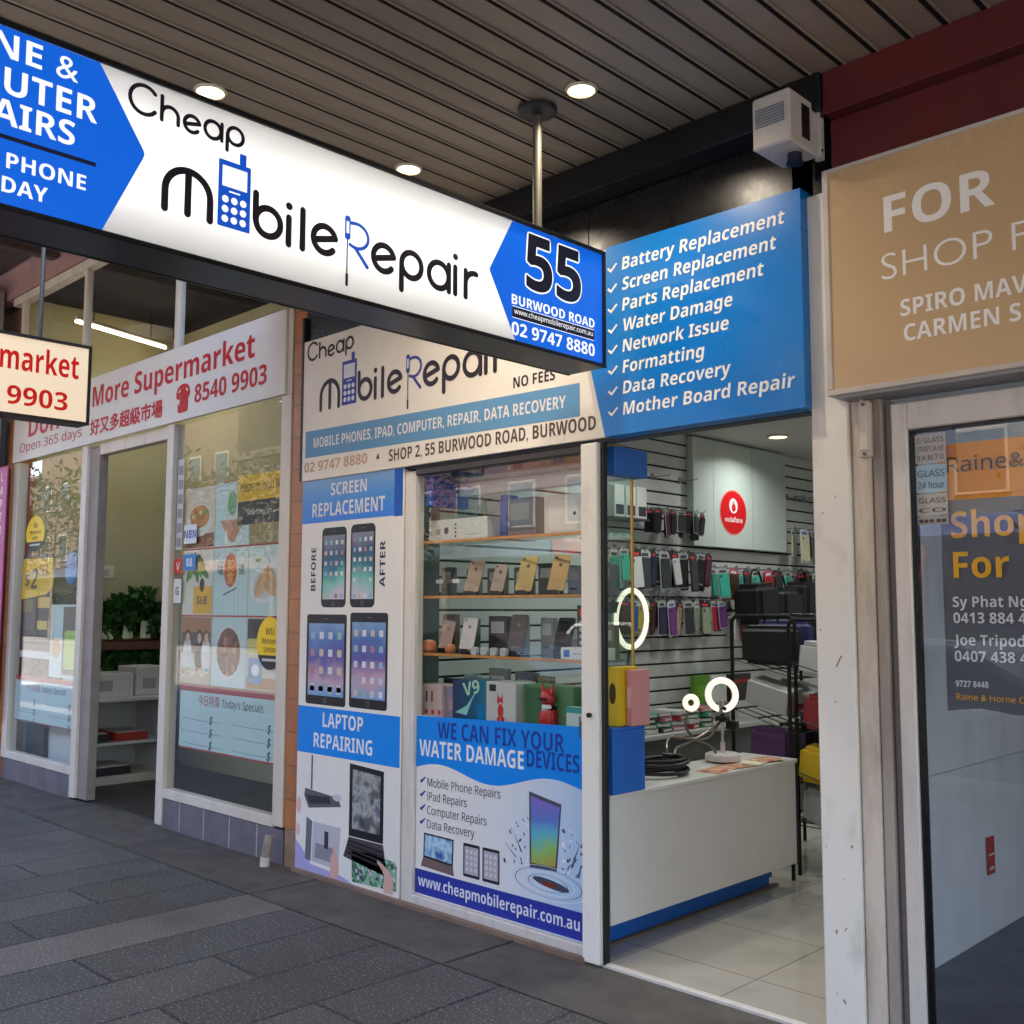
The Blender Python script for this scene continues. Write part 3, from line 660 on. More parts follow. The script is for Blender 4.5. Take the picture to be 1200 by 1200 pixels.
def printed_device(name, u0, u1, v0, v1, scr, r, rows, homeb):
    b = MB(); b.rect(F, u0, u1, v0, v1, Ink(30, 28, 34), .0006, r)
    mt = .10 * (v1 - v0); su = .045 * (u1 - u0) + .004
    b.rect(F, u0 + su, u1 - su, v0 + mt, v1 - mt, scr, .0011)
    cols = [Ink(214, 216, 220), Ink(196, 206, 216), Ink(176, 130, 136), Ink(150, 186, 176), Ink(150, 176, 206), Ink(206, 190, 170), Ink(220, 222, 226)]
    iw = (u1 - u0 - 2 * su) / 4
    rnd = random.Random(int(abs(u0) * 1000))
    for j in range(rows):
        for i in range(4):
            cu = u0 + su + iw * (i + .5); cv = v1 - mt - iw * 1.15 * (j + .7)
            b.rect(F, cu - iw * .24, cu + iw * .24, cv - iw * .24, cv + iw * .24, rnd.choice(cols), .0016, iw * .08)
    for i in range(4):
        cu = u0 + su + iw * (i + .5); b.rect(F, cu - iw * .24, cu + iw * .24, v0 + mt + iw * .15, v0 + mt + iw * .63, rnd.choice(cols), .0016, iw * .08)
    b.ring(F, (u0 + u1) / 2, v0 + mt / 2, mt * .22, mt * .30, Ink(110, 110, 116), .0012, 20); b.rect(F, (u0 + u1) / 2 - .02, (u0 + u1) / 2 + .02, v1 - mt * .55, v1 - mt * .45, Ink(90, 90, 96), .0012)
    b.build(name, rp)
printed_device('printed_phone', -5.343, -5.09, 1.628, 2.118, SCR1, .035, 4, 1); printed_device('printed_phone', -5.048, -4.81, 1.628, 2.124, SCR1, .035, 5, 1)
printed_device('printed_tablet', -5.488, -5.075, 1.035, 1.585, SCR2, .02, 4, 1); printed_device('printed_tablet', -5.04, -4.682, 1.04, 1.597, SCR2, .02, 4, 1)
b = MB(); b.text(F, 'BEFORE', -5.405, 1.73, .05, Ink(38, 34, 84), w=.27, bold=.03, ang=90); b.text(F, 'AFTER', -4.715, 1.745, .05, Ink(38, 34, 84), w=.27, bold=.03, ang=90); b.build('side_lettering', rp)
# printed laptop, keyboard, opened case, circuit board
b = MB()
b.poly(F, [(-5.02, .30), (-4.70, .30), (-4.70, .70), (-5.02, .715)], Ink(30, 28, 32), .0006); b.poly(F, [(-4.99, .345), (-4.73, .345), (-4.73, .67), (-4.99, .685)], Multi('printed_laptop_screen', [(60, 60, 60), (100, 104, 104), (170, 172, 168), (90, 96, 110)], 9, .3, False), .0011)
b.poly(F, [(-5.07, .175), (-4.66, .125), (-4.70, .295), (-5.02, .295)], Ink(74, 66, 68), .0006)
for k in range(4): b.poly(F, [(-5.05 + k * .008, .20 + k * .022), (-4.69, .165 + k * .027), (-4.69, .18 + k * .027), (-5.05 + k * .008, .213 + k * .022)], Ink(34, 32, 36), .0011)
b.build('printed_laptop', rp)
b = MB(); b.poly(F, [(-5.48, .475), (-5.43, .405), (-5.10, .452), (-5.13, .50), (-5.47, .52)], Ink(96, 92, 98), .0006); b.poly(F, [(-5.46, .48), (-5.42, .43), (-5.20, .458), (-5.22, .495)], Ink(52, 50, 56), .0011)
b.rect(F, -5.41, -5.395, .52, .725, Ink(80, 78, 90), .0006); b.disc(F, -5.14, .50, .045, Ink(200, 200, 206), .0014, .02)
b.poly(F, [(-5.46, -.0 + .10), (-5.40, .09), (-5.39, .33), (-5.45, .35)], Ink(110, 110, 120), .0006); b.poly(F, [(-5.39, .095), (-5.12, .085), (-5.10, .33), (-5.38, .33)], Ink(190, 188, 196), .0006); b.poly(F, [(-5.36, .12), (-5.16, .115), (-5.15, .20), (-5.35, .21)], Ink(140, 140, 150), .0011)
b.rect(F, -5.26, -5.22, .19, .29, Ink(60, 58, 64), .0016); b.build('printed_computer_parts', rp)
b = MB(); b.poly(F, [(-4.985, .045), (-4.58, .062), (-4.575, .215), (-4.80, .235), (-4.99, .215)], Multi('printed_circuit', [(70, 130, 96), (96, 160, 120), (200, 204, 206), (60, 70, 66), (150, 180, 160)], 46, .4), .0006)
b.build('printed_circuit_board', rp)
SKIN = Ink(214, 172, 158)
b = MB(); b.poly(F, [(-4.69, .028 + .01), (-4.61, .04), (-4.60, .12), (-4.635, .16), (-4.70, .19), (-4.745, .205), (-4.75, .19), (-4.71, .165), (-4.685, .13)], SKIN, .0022); b.poly(F, [(-4.75, .206), (-4.738, .206), (-4.70, .17), (-4.71, .16)], SKIN, .0028)
b.poly(F, [(-5.20, .033), (-5.12, .035), (-5.11, .12), (-5.15, .20), (-5.165, .22), (-5.175, .21), (-5.17, .17), (-5.19, .16), (-5.195, .12)], SKIN, .0022)
b.disc(F, -5.535, .41, .025, Ink(226, 180, 184), .0006, .05); b.disc(F, -5.54, .26, .022, Ink(226, 190, 194), .0006, .04); b.build('printed_hands', rp)
b = MB(); b.poly(F, [(-5.565, .03), (-4.97, .03), (-5.10, .06), (-5.40, .075), (-5.50, .16), (-5.565, .20)], Ink(172, 168, 214), .0003); b.build('lilac_corner', rp)

# ------------------------------------------------------------------ water damage poster stuck on the lower window
wp = thing('water_damage_poster', 'white and blue water damage repair poster filling the lower half of the display window', 'poster', (-3.84, 3.79, .07))
F = Face(3.797)
b = MB(); b.rect(F, -4.466, -3.218, .07, 1.035, Gradient('poster_pale_blend', 0, -4.2, -3.2, [(236, 232, 226), (220, 224, 230), (170, 204, 236)], .25), .0002); b.build('sheet', wp)
b = MB(); top = [(-3.218, 1.065), (-4.466, 1.03)]
wave = []
for k in range(41):
    u = -4.466 + 1.248 * k / 40; wave.append((u, .742 + .035 * math.sin((u + 4.466) * 7.6 + .2) + .02 * (u + 4.466)))
b.poly(F, wave + top, SKYB, .0006); b.build('wave_band', wp)
INKB = Ink(30, 62, 156)
b = MB(); b.text(F, 'WE CAN FIX YOUR', -4.29, .922, .088, INKB, w=.92, bold=.03, ang=.6); b.text(F, 'DEVICES', -3.62, .84, .085, INKB, w=.345, bold=.03, ang=.6); b.text(F, 'WATER DAMAGE', -4.44, .815, .088, Ink(238, 238, 240), w=.80, bold=.03, ang=.6); b.build('headline', wp)
b = MB(); INKD = Ink(58, 58, 70)
for i, (t, w) in enumerate((('Mobile Phone Repairs', .565), ('iPad Repairs', .315), ('Computer Repairs', .465), ('Data Recovery', .375))):
    v = .655 - i * .074; b.text(F, t, -4.37, v, .045, INKD, w=w, bold=.012, ang=.5); b.plate(F, [(-4.435, v + .025), (-4.42, v + .012), (-4.385, v + .045), (-4.39, v + .05), (-4.42, v + .03)], Ink(40, 60, 150), .0006, .0012)
b.build('bullet_list', wp)
b = MB(); b.rect(F, -4.466, -3.218, .076, .205, Ink(46, 58, 158), .0006); b.text(F, 'www.cheapmobilerepair.com.au', -4.44, .118, .058, Ink(228, 228, 236), w=1.165, bold=.028, off=.0014); b.build('web_band', wp)
b = MB(); b.poly(F, [(-4.40, .275), (-4.16, .262), (-4.155, .402), (-4.395, .405)], Ink(34, 36, 44), .0006); b.poly(F, [(-4.39, .285), (-4.17, .273), (-4.165, .394), (-4.385, .396)], Multi('printed_screen_blue', [(30, 70, 130), (60, 130, 190), (190, 220, 235), (40, 90, 160)], 7, .3, False), .0011)
b.poly(F, [(-4.42, .225), (-4.15, .215), (-4.16, .262), (-4.40, .275)], Ink(120, 96, 96), .0006); b.build('printed_laptop', wp)
for u in (-4.08, -3.935):
    b = MB(); b.rect(F, u, u + .125, .23, .40, Ink(36, 34, 40), .0006, .008); b.rect(F, u + .01, u + .115, .245, .385, Ink(178, 172, 182), .0011)
    for j in range(4):
        for i in range(3): b.rect(F, u + .02 + i * .032, u + .04 + i * .032, .26 + j * .03, .28 + j * .03, Ink(206, 204, 210), .0014)
    b.build('printed_tablet', wp)
b = MB(); b.poly(F, [(-3.60, .355), (-3.42, .365), (-3.39, .685), (-3.605, .722)], Ink(76, 80, 96), .0006)
b.poly(F, [(-3.588, .38), (-3.43, .385), (-3.40, .67), (-3.592, .70)], Gradient('printed_phone_blend', 2, .37, .71, [(170, 160, 70), (140, 190, 110), (90, 180, 200), (96, 120, 200), (130, 110, 190)], .5), .0011); b.build('printed_wet_phone', wp)
b = MB(); W1, W2 = Ink(96, 118, 160), Ink(236, 240, 248)
rnd = random.Random(5)
for k in range(90):
    a = rnd.uniform(0, math.pi); r_ = rnd.uniform(.10, .34); u, v = -3.50 + r_ * math.cos(a) * .9, .36 + r_ * math.sin(a) * .75
    if -4.0 < u < -3.23 and not (-3.61 < u < -3.385 and .36 < v < .72): b.disc(F, u, v, rnd.uniform(.002, .008), rnd.choice((W1, W1, W2, Ink(60, 66, 90))), .0008 + k * 2e-6, rnd.uniform(.004, .014), n=7, rot=rnd.uniform(-60, 60))
for k in range(5):
    r0 = .08 + .045 * k; b.ring(F, -3.48, .30, r0, r0 + .006, W1 if k % 2 else W2, .0010 + .00005 * k, 40, .3)
b.disc(F, -3.46, .30, .12, Ink(70, 74, 96), .0014, .02, rot=-6); b.disc(F, -3.47, .295, .05, Ink(120, 50, 40), .0018, .012)
for (u, v, a, l) in ((-3.33, .40, 65, .14), (-3.27, .41, 50, .12), (-3.29, .36, 70, .09), (-3.66, .42, 120, .12), (-3.70, .39, 140, .10)):
    b.poly(F, [(u, v), (u + .012, v), (u + l * math.cos(rad(a)), v + l * math.sin(rad(a)))], Ink(62, 70, 100), .0016)
b.build('printed_splash', wp)

# ------------------------------------------------------------------ gold FOR LEASE light box and window bill next door
fl = thing('lease_sign', 'large gold for lease sign box with white letters and thin white frame', 'sign', (-1.0, 3.72, 2.43))
GOLD = Worn((206, 173, 130), (201, 168, 125), 1.2, .24, .5, .02, fine=4)
GF = Worn((206, 196, 186), (176, 162, 150), 5, .5, .5, .05)
b = MB(); b.box(-1.86, .35, 3.655, 3.80, 2.46, 3.32, GOLD); b.build('gold_face', fl)
b = MB()
b.box(-1.884, .37, 3.648, 3.82, 2.438, 2.46, GF, .003); b.box(-1.884, .37, 3.648, 3.82, 3.32, 3.336, GF, .003); b.box(-1.884, -1.86, 3.648, 3.82, 2.4605, 3.3195, GF, .003); b.box(.35, .37, 3.648, 3.82, 2.4605, 3.3195, GF, .003)
b.box(-1.85, .33, 3.66, 3.82, 2.425, 2.438, P((150, 148, 150), .5)); b.build('frame', fl)
F = Face(3.655); LW_ = Ink(250, 246, 240)
b = MB(); b.text(F, 'FOR', -1.64, 3.025, .138, LW_, w=.40, bold=.03, off=.001); b.text(F, 'LEASE', -1.07, 3.025, .138, LW_, w=.60, bold=.03, off=.001)
b.text(F, 'SHOP F', -1.655, 2.845, .10, LW_, w=.52, bold=-.012, off=.001); b.text(F, 'SPIRO MAVI', -1.588, 2.695, .062, LW_, w=.47, bold=.022, off=.001); b.text(F, 'CARMEN SE', -1.578, 2.60, .062, LW_, w=.45, bold=.022, off=.001); b.build('lettering', fl)
bl = thing('lease_poster', 'dark grey and orange shop for lease poster hanging inside the vacant window', 'poster', (-1.25, 3.85, 1.27))
F = Face(3.846)
PG = Worn((88, 92, 102), (78, 82, 92), 3, .35, .5, .03)
b = MB()
N = 14; pts_t = []
for k in range(N):                                  # a sheet that bows slightly away from the glass
    u0, u1 = -1.545 + .80 * k / N, -1.545 + .80 * (k + 1) / N
    bow = lambda u: -.012 * math.sin((u + 1.545) / .8 * math.pi)
    lo = lambda u: 1.262 + .008 * math.sin((u + 1.5) * 23)
    b.quad([F(u0, lo(u0), bow(u0)), F(u1, lo(u1), bow(u1)), F(u1, 2.025, bow(u1)), F(u0, 2.025, bow(u0))], PG)
    b.quad([F(u0, 2.025, bow(u0)), F(u1, 2.025, bow(u1)), F(u1, 2.235, bow(u1)), F(u0, 2.235, bow(u0))], Ink(255, 160, 14))
    b.quad([F(u0, 1.262, bow(u0) - .004), F(u1, 1.262, bow(u1) - .004), F(u1, 2.235, bow(u1) - .004), F(u0, 2.235, bow(u0) - .004)], Ink(200, 200, 200))
b.build('sheet', bl)
b = MB(); OR = Ink(250, 186, 40); WT = Ink(232, 236, 242)
b.text(F, 'Raine&', -1.515, 2.128, .055, Ink(66, 50, 38), w=.27, bold=.012); b.build('agency_lettering', bl)
b = MB(); b.text(F, 'Shop', -1.508, 1.885, .095, OR, w=.30, bold=.02); b.text(F, 'For Lease', -1.505, 1.738, .095, OR, w=.60, bold=.02); b.text(F, 'Raine & Horne Ca', -1.512, 1.298, .022, OR, w=.25, bold=.012); b.build('orange_lettering', bl)
b = MB()
for t, v, h, w in (('Sy Phat Ngu', 1.632, .038, .29), ('0413 884 43', 1.574, .038, .28), ('Joe Tripodin', 1.494, .038, .29), ('0407 438 46', 1.436, .038, .28), ('9727 8448', 1.345, .022, .115)):
    b.text(F, t, -1.512, v, h, WT, w=w, bold=.015)
b.build('white_lettering', bl)
F = Face(3.809)
for lab, v0, v1, c, ts in (('top white sticker on the vacant window glass with red scrawl', 2.165, 2.275, (196, 192, 190), ['G GLASS', 'STREET 24 HR', '9 A M 7 D']), ('pale blue glass sticker on the vacant window, below the top sticker', 2.055, 2.158, (180, 206, 220), ['GLASS', '24 hour']), ('grey glass sticker on the vacant window, third one down', 1.97, 2.05, (190, 188, 184), ['GLASS', 'co']), ('small sticker strip with black boxes, lowest on the vacant window', 1.935, 1.966, (170, 170, 166), ['■■■ ■■'])):
    b = MB(); b.rect(F, -1.617, -1.502, v0, v1, Ink(*c), .0); s = tag(b.build('window_sticker'), lab, 'sticker', 'trade stickers on the vacant shop window')
    b = MB()
    for i, t in enumerate(ts):
        hh = (v1 - v0) / (len(ts) + .6) * .62; b.text(F, t, -1.56, v1 - (i + 1) * (v1 - v0) / (len(ts) + .35), hh, Ink(60, 96, 150) if 'blue' in lab else Ink(84, 70, 74), w=.10, al='C')
    b.build('lettering', s)
b = MB(); b.box(-2.012, -2.008, 5.43, 5.52, .31, .49, Ink(190, 44, 44)); b.box(-2.008, -2.007, 5.44, 5.51, .40, .41, Ink(230, 220, 220)); b.box(-2.008, -2.007, 5.445, 5.505, .33, .345, Ink(230, 220, 220))
tag(b.build('wall_notice'), 'small red notice stuck on the side wall inside the vacant shop', 'notice')

# ================================================================== SUPERMARKET next door
sm = thing('supermarket', 'supermarket front with cream aluminium frames, grey tiled plinth and tall upper windows', 'shop', (-8.2, 3.85, 0))
YW = Worn((190, 184, 146), (176, 168, 130), 1.5, .6, .6, .03)
b = MB(); b.box(-10.72, -10.6, 3.86, 5.4, 0, 4.72, YW); b.build('left_wall', sm)
b = MB(); b.box(-12.5, -5.73, 5.4, 5.5, 0, 4.60, YW); b.build('rear_partition', sm)
b = MB(); b.box(-12.5, -5.73, 3.86, 9, 4.72, 4.82, P((9, 9, 9), .9)); b.box(-12.5, -5.73, 5.41, 5.5, 4.6, 4.72, P((9, 9, 9), .9)); b.build('ceiling', sm)
b = MB(); b.box(-5.76, -5.72, 3.98, 5.4, 0, 4.72, YW); b.build('right_wall', sm)
fr = MB(); FYm = 3.78; CR = Worn((222, 210, 194), (184, 170, 154), 4, .42, .5, .03, (1, 1, .25))
def vpost(x0, x1, z0, z1, d=.09): fr.box(x0, x1, FYm - .008, FYm + d, z0, z1, CR, .004)
vpost(-5.86, -5.745, .235, 3.03); fr.box(-5.798, -5.745, FYm - .006, FYm + .07, 3.031, 3.619, CR, .003); vpost(-7.44, -7.34, .02, 3.03); vpost(-8.99, -8.885, .02, 3.03); vpost(-10.58, -10.46, .20, 3.03)
fr.box(-7.34, -5.86, FYm - .004, FYm + .07, .22, .29, CR, .004); fr.box(-10.46, -8.99, FYm - .004, FYm + .07, .20, .27, CR, .004)
fr.box(-8.885, -8.70, FYm + .02, FYm + .10, .02, 3.0, Worn((150, 138, 130), (118, 106, 98), 4, .5, .5, .03), .004)
fr.box(-8.698, -7.44, FYm + .02, FYm + .10, 2.93, 3.03, CR, .004)
for x in (-5.80, -7.42, -9.14, -10.62): fr.box(x, x + .055, FYm + .01, FYm + .07, 3.62, 4.66, CR, .003)
fr.box(-10.8, -5.74, FYm - .01, FYm + .08, 4.66, 4.74, CR, .004)
frm = fr.build('window_frame', sm)
GL2 = Glass((252, 254, 253), 1.5)
b = MB(); b.box(-7.338, -5.862, FYm + .03, FYm + .036, .292, 3.02, GL2); b.build('glass_pane', frm)
b = MB(); b.box(-10.458, -8.992, FYm + .03, FYm + .036, .272, 3.02, GL2); b.build('glass_pane', frm)
for x0, x1 in ((-7.36, -5.805), (-9.08, -7.425), (-10.56, -9.145)):
    b = MB(); b.box(x0, x1, FYm + .035, FYm + .041, 3.625, 4.655, Glass((253, 254, 254), 1.5)); b.build('transom_pane', frm)
b = MB(); TG = Worn((112, 104, 112), (88, 82, 88), 5, .5, .7, .08)
x = -7.43
while x < -5.78:
    b.box(x, min(x + .337, -5.75), FYm + .005, FYm + .08, .0, .215, TG, .004); x += .345
b.box(-7.43, -5.752, FYm + .0065, FYm + .08, .0, .212, P((176, 168, 164), .7)); b.build('tiled_plinth', sm); b = MB()
x = -10.58
while x < -9.05:
    b.box(x, min(x + .337, -9.0), FYm + .005, FYm + .08, .0, .195, TG, .004); x += .341
b.build('tiled_plinth', sm)
b = MB(); b.box(-12, -5.73, 3.87, 9, -.02, .006, Worn((60, 57, 58), (48, 46, 46), 4, .5, .7, .1)); struct(b.build('supermarket_floor', origin=(0, 0, 0)))
b = MB(); b.box(-10.9, -10.58, 3.75, 3.98, 0, 4.2, tilewall('orange_tiles')); b.build('end_pier', sm)
PINK = Worn((178, 140, 132), (140, 108, 102), 2, .7, .6, .1)
b = MB(); b.box(-13, -5.74, 3.76, 4.0, 4.745, 6.6, PINK); b.build('upper_wall', sm)
b = MB(); b.box(-9.6, -8.6, 3.744, 3.764, 2.86 + .0, 2.86 + .001, CR)
sg = MB(); SGW = Worn((230, 224, 216), (210, 202, 194), 2, .4, .5, .02)
sg.box(-10.58, -5.80, 3.755, 3.782, 3.035, 3.612, SGW, .002)
b.bm.free()
ss = thing('supermarket_sign', 'long white sign board with red supermarket lettering and phone number', 'sign', (-8.2, 3.77, 3.035))
sg.build('board', ss)
F = Face(3.754); RD = Ink(196, 34, 44)
b = MB(); b.text(F, 'Don', -10.20, 3.25, .19, RD, w=.72, bold=.03); b.text(F, 'More Supermarket', -8.78, 3.35, .175, RD, w=2.6, bold=.028); b.text(F, 'Open 365 days', -10.40, 3.12, .085, RD, w=1.42, bold=.012)
b.text(F, '好又多超級市場', -8.80, 3.115, .105, RD, w=1.30, grow=.005); b.text(F, '☎', -7.27, 3.135, .14, RD, w=.19, grow=.01); b.text(F, '8540 9903', -7.0, 3.14, .135, RD, w=.98, bold=.02); b.build('red_lettering', ss)
# its small hanging light box
h2 = thing('supermarket_hanging_sign', 'small glowing cream light box sign with red letters hanging outside the supermarket', 'sign', (-6.7, 2.0, 2.80))
X = -6.6; ya, yb, za, zb = 1.25, 2.80, 2.80, 3.315
b = MB(); CS = P((34, 26, 24), .5)
b.box(X - .16, X - .004, ya, yb, za, za + .014, CS); b.box(X - .16, X - .004, ya, yb, zb - .014, zb, CS); b.box(X - .16, X - .004, yb - .014, yb, za + .0145, zb - .0145, CS); b.box(X - .16, X - .004, ya, ya + .014, za + .0145, zb - .0145, CS)
b.box(X - .0035, X + .006, ya - .003, yb + .003, za - .004, za + .016, CS); b.box(X - .0035, X + .006, ya - .003, yb + .003, zb - .016, zb + .004, CS); b.box(X - .0035, X + .006, yb - .016, yb + .003, za + .0165, zb - .0165, CS); b.box(X - .0035, X + .006, ya - .003, ya + .016, za + .0165, zb - .0165, CS); b.build('case', h2)
b = MB(); b.box(X - .014, X - .005, ya + .015, yb - .015, za + .015, zb - .015, Em((232, 210, 180), .46)); b.build('lit_face', h2)
b = MB(); b.box(X - .156, X - .15, ya + .015, yb - .015, za + .015, zb - .015, Em((238, 214, 178), .6)); b.build('rear_face', h2)
F = Side(X - .004); RE = Em((196, 24, 20), .36)
b = MB(); b.text(F, 'Supermarket', 2.725, 3.09, .15, RE, w=.88, al='R', bold=.025); b.text(F, '8540 9903', 2.662, 2.873, .115, RE, w=.80, al='R', bold=.025); b.build('red_lettering', h2)
for y_ in (1.6, 2.5):
    b = MB(); b.cyl((X - .08, y_, zb), (X - .08, y_, 5.0), .014, P((90, 84, 80), .5, .4)); b.build('hanger_rod', h2)
# high awning, lamp, air conditioner
a2 = thing('high_awning', 'dark high awning over the supermarket footpath seen past the hanging sign', 'awning', (-9, 1.4, 5.0))
b = MB(); b.box(-22, -5.9, -.9, 3.74, 5.05, 5.15, Worn((90, 78, 74), (60, 52, 50), 2, .7, .6, .1), .01); b.build('roof_deck', a2)
for x in (-7.5, -9.7, -11.9, -14.1):
    b = MB(); b.box(x - .06, x + .06, -.9, 3.74, 4.88, 5.05, P((84, 70, 66), .6), .006); b.build('beam', a2)
ac = thing('air_conditioner', 'grey air conditioner box high on the wall at the left edge', 'air conditioner', (-11.25, 3.6, 4.2))
b = MB(); b.box(-11.75, -10.95, 3.42, 3.74, 4.25, 4.85, P((150, 140, 134), .5), .012); b.build('case', ac)
b = MB(); b.ring(Face(3.417), -11.25, 4.55, .15, .21, DARK); b.disc(Face(3.416), -11.25, 4.55, .06, DARK)
for k in range(7): b.box(-11.55, -10.98, 3.412, 3.418, 4.33 + k * .07, 4.337 + k * .07, P((96, 90, 88), .5))
b.build('fan_grille', ac)
b = MB(); b.box(-11.8, -10.9, 3.42, 3.78, 4.20, 4.245, P((60, 52, 50), .6)); b.build('bracket', ac)
tl = thing('tube_light', 'lit fluorescent tube hanging inside behind the upper supermarket windows', 'tube light', (-10.1, 4.6, 4.4))
b = MB(); b.tube([(-9.93, 4.05, 4.40), (-10.27, 5.15, 4.40)], .018, Em((255, 232, 186), 6)); b.build('tube', tl)
b = MB(); b.tube([(-9.93, 4.05, 4.435), (-10.27, 5.15, 4.435)], .022, P((210, 206, 200), .5)); b.cyl((-9.99, 4.25, 4.44), (-9.99, 4.25, 4.72), .006, DARK); b.cyl((-10.2, 4.95, 4.44), (-10.2, 4.95, 4.72), .006, DARK); b.build('batten', tl)
lamp('tube_lamp', (-9.6, 4.7, 4.36), 5, tl, .6, (1, .94, .8), 170)

# ------------------------------------------------------------------ supermarket window posters and stickers
GREEN_V = Ink(186, 212, 208)
MINT = Worn((200, 224, 220), (188, 214, 212), 3, .4, .5, .01)
FOOD1 = Multi('printed_meat_dish', [(96, 44, 24), (150, 78, 42), (66, 30, 18), (178, 110, 66), (120, 58, 30)], 26, .4)
REDL = Ink(176, 64, 66)
fp = thing('food_poster', 'pale green window poster with a grid of food pictures inside the right supermarket window', 'poster', (-6.55, 3.83, 1.5))
F = Face(3.828); cx = [-7.23, -6.78, -6.31, -5.865]; rz = [1.56, 2.06, 2.52, 2.72]
def tile(i, j, m, extra=None):
    b = MB(); b.rect(F, cx[i] + .004, cx[i + 1] - .004, rz[j] + .006, rz[j + 1] - .006, m)
    if extra: extra(b, (cx[i] + cx[i + 1]) / 2, (rz[j] + rz[j + 1]) / 2)
    b.build('picture_tile', fp)
rz = [1.065, 1.565, 2.055, 2.52]
def dish(food, ru=.17, rv=.15, rot=0, plate=True):
    def f(b, u, v):
        if plate: b.disc(F, u, v, ru * 1.12, Ink(226, 226, 220), .0006, rv * 1.12, rot=rot)
        b.disc(F, u, v, ru, food, .0012, rv, rot=rot, n=16)
    return f
def people(b, u, v):
    b.rect(F, u - .215, u + .215, v + .13, v + .24, Ink(176, 116, 76), .0005); b.rect(F, u - .215, u + .215, v - .02, v + .13, Ink(96, 76, 66), .0005)
    for du, cb, hair in ((-.12, (226, 220, 216), (60, 40, 34)), (.05, (40, 38, 44), (24, 20, 20)), (.15, (236, 232, 226), (120, 80, 50))):
        b.disc(F, u + du, v - .03, .065, Ink(*cb), .001 + abs(du) * .001, .12); b.disc(F, u + du, v + .10, .038, Ink(*hair), .0014, .05); b.disc(F, u + du + .004, v + .088, .029, Ink(230, 184, 160), .0018, .038)
    b.rect(F, u - .215, u + .215, v - .24, v - .13, Ink(206, 180, 150), .0024)
    for k, c in enumerate(((214, 90, 60), (120, 170, 80), (240, 220, 180), (200, 60, 60), (236, 200, 90), (110, 150, 190))): b.disc(F, u - .17 + k * .068, v - .17 + .025 * (k % 2), .034, Ink(236, 234, 230), .0028, .02); b.disc(F, u - .17 + k * .068, v - .165 + .025 * (k % 2), .024, Ink(*c), .0032, .014)
def rolls(b, u, v):
    b.disc(F, u, v - .02, .20, Ink(232, 232, 226), .0005, .13, rot=12); b.disc(F, u, v - .02, .16, Ink(214, 216, 210), .0008, .10, rot=12)
    for k, (du, dv, a) in enumerate(((-.09, -.03, 60), (-.03, 0, 75), (.03, .02, 95), (.09, .0, 110), (-.05, -.07, 30), (.05, -.06, 150))): b.disc(F, u + du, v + dv, .085, Ink(*((216, 166, 116), (226, 182, 132), (206, 152, 104))[k % 3]), .0012 + k * .0003, .026, rot=a)
    b.disc(F, u - .1, v + .14, .035, Ink(120, 160, 90), .001, .014)
def greens(b, u, v):
    for k in range(7): b.disc(F, u - .12 + k * .035, v + .08 + .03 * (k % 3), .085, Ink(*((86, 140, 64), (120, 170, 80), (66, 116, 54))[k % 3]), .0006 + k * .0002, .028, rot=60 + k * 14)
    b.rect(F, u - .05, u + .21, v - .23, v - .03, Ink(240, 178, 40), .0026); b.text(F, 'S&B', u, v - .16, .06, Ink(40, 36, 36), bold=.02, off=.003); b.disc(F, u + .07, v - .02, .035, Ink(44, 36, 34), .003, .05)
def goods(b, u, v):
    b.rect(F, u - .21, u + .21, v + .09, v + .235, Ink(44, 38, 40), .0005); b.rect(F, u - .21, u + .21, v - .235, v - .16, Ink(186, 134, 84), .0005)
    b.rect(F, u - .19, u - .02, v - .2, v - .03, Ink(84, 150, 196), .001); b.disc(F, u - .10, v - .11, .05, Ink(240, 240, 240), .0014, .04); b.disc(F, u - .05, v + .06, .055, Ink(228, 190, 166), .0014, .07); b.disc(F, u - .05, v + .10, .06, Ink(30, 26, 28), .001, .06); b.rect(F, u - .2, u - .1, v + .0, v + .1, Ink(214, 206, 110), .0012)
def bowl(b, u, v):
    b.rect(F, u - .215, u + .215, v - .22, v - .12, Ink(120, 60, 40), .0005); b.disc(F, u, v - .02, .17, Ink(236, 236, 232), .0008, .12); b.disc(F, u, v + .01, .145, Ink(206, 130, 66), .0012, .085)
    for k in range(6): b.disc(F, u - .09 + k * .036, v + .01 + .03 * (k % 2), .024, Ink(*((236, 206, 150), (150, 80, 44), (110, 150, 70))[k % 3]), .0016 + k * .0001, .016)
tile(0, 0, Ink(226, 214, 200), people)
tile(1, 0, MINT, dish(FOOD1, .16, .17)); tile(2, 0, Ink(214, 206, 190), goods); tile(0, 1, Ink(232, 226, 206), greens)
tile(1, 1, MINT, lambda b, u, v: (b.disc(F, u, v + .08, .085, Ink(214, 92, 40), .0006, .12), b.text(F, '美', u, v + .08, .07, Ink(244, 214, 120), al='C', bold=.01), b.text(F, '食', u, v - .01, .07, Ink(244, 214, 120), al='C', bold=.01), b.text(F, '味', u - .17, v + .05, .06, Ink(50, 46, 46), al='L'), b.text(F, '道', u + .11, v + .05, .06, Ink(50, 46, 46), al='L'), b.plate(F, [(u - .09, v - .10), (u + .09, v - .05), (u + .09, v - .042), (u - .09, v - .09)], DARK, .0006, .001)))
tile(2, 1, MINT, rolls); tile(0, 2, Ink(226, 210, 190), bowl)
tile(1, 2, MINT, lambda b, u, v: (b.disc(F, u, v + .06, .10, Ink(206, 224, 210), .0006, .15), b.poly(F, [(u - .16, v - .04), (u + .17, v - .04), (u + .04, v - .20), (u - .02, v - .20)], Ink(196, 140, 112), .0009), b.disc(F, u, v + .08, .06, Ink(120, 170, 120), .0012, .09)))
b = MB()
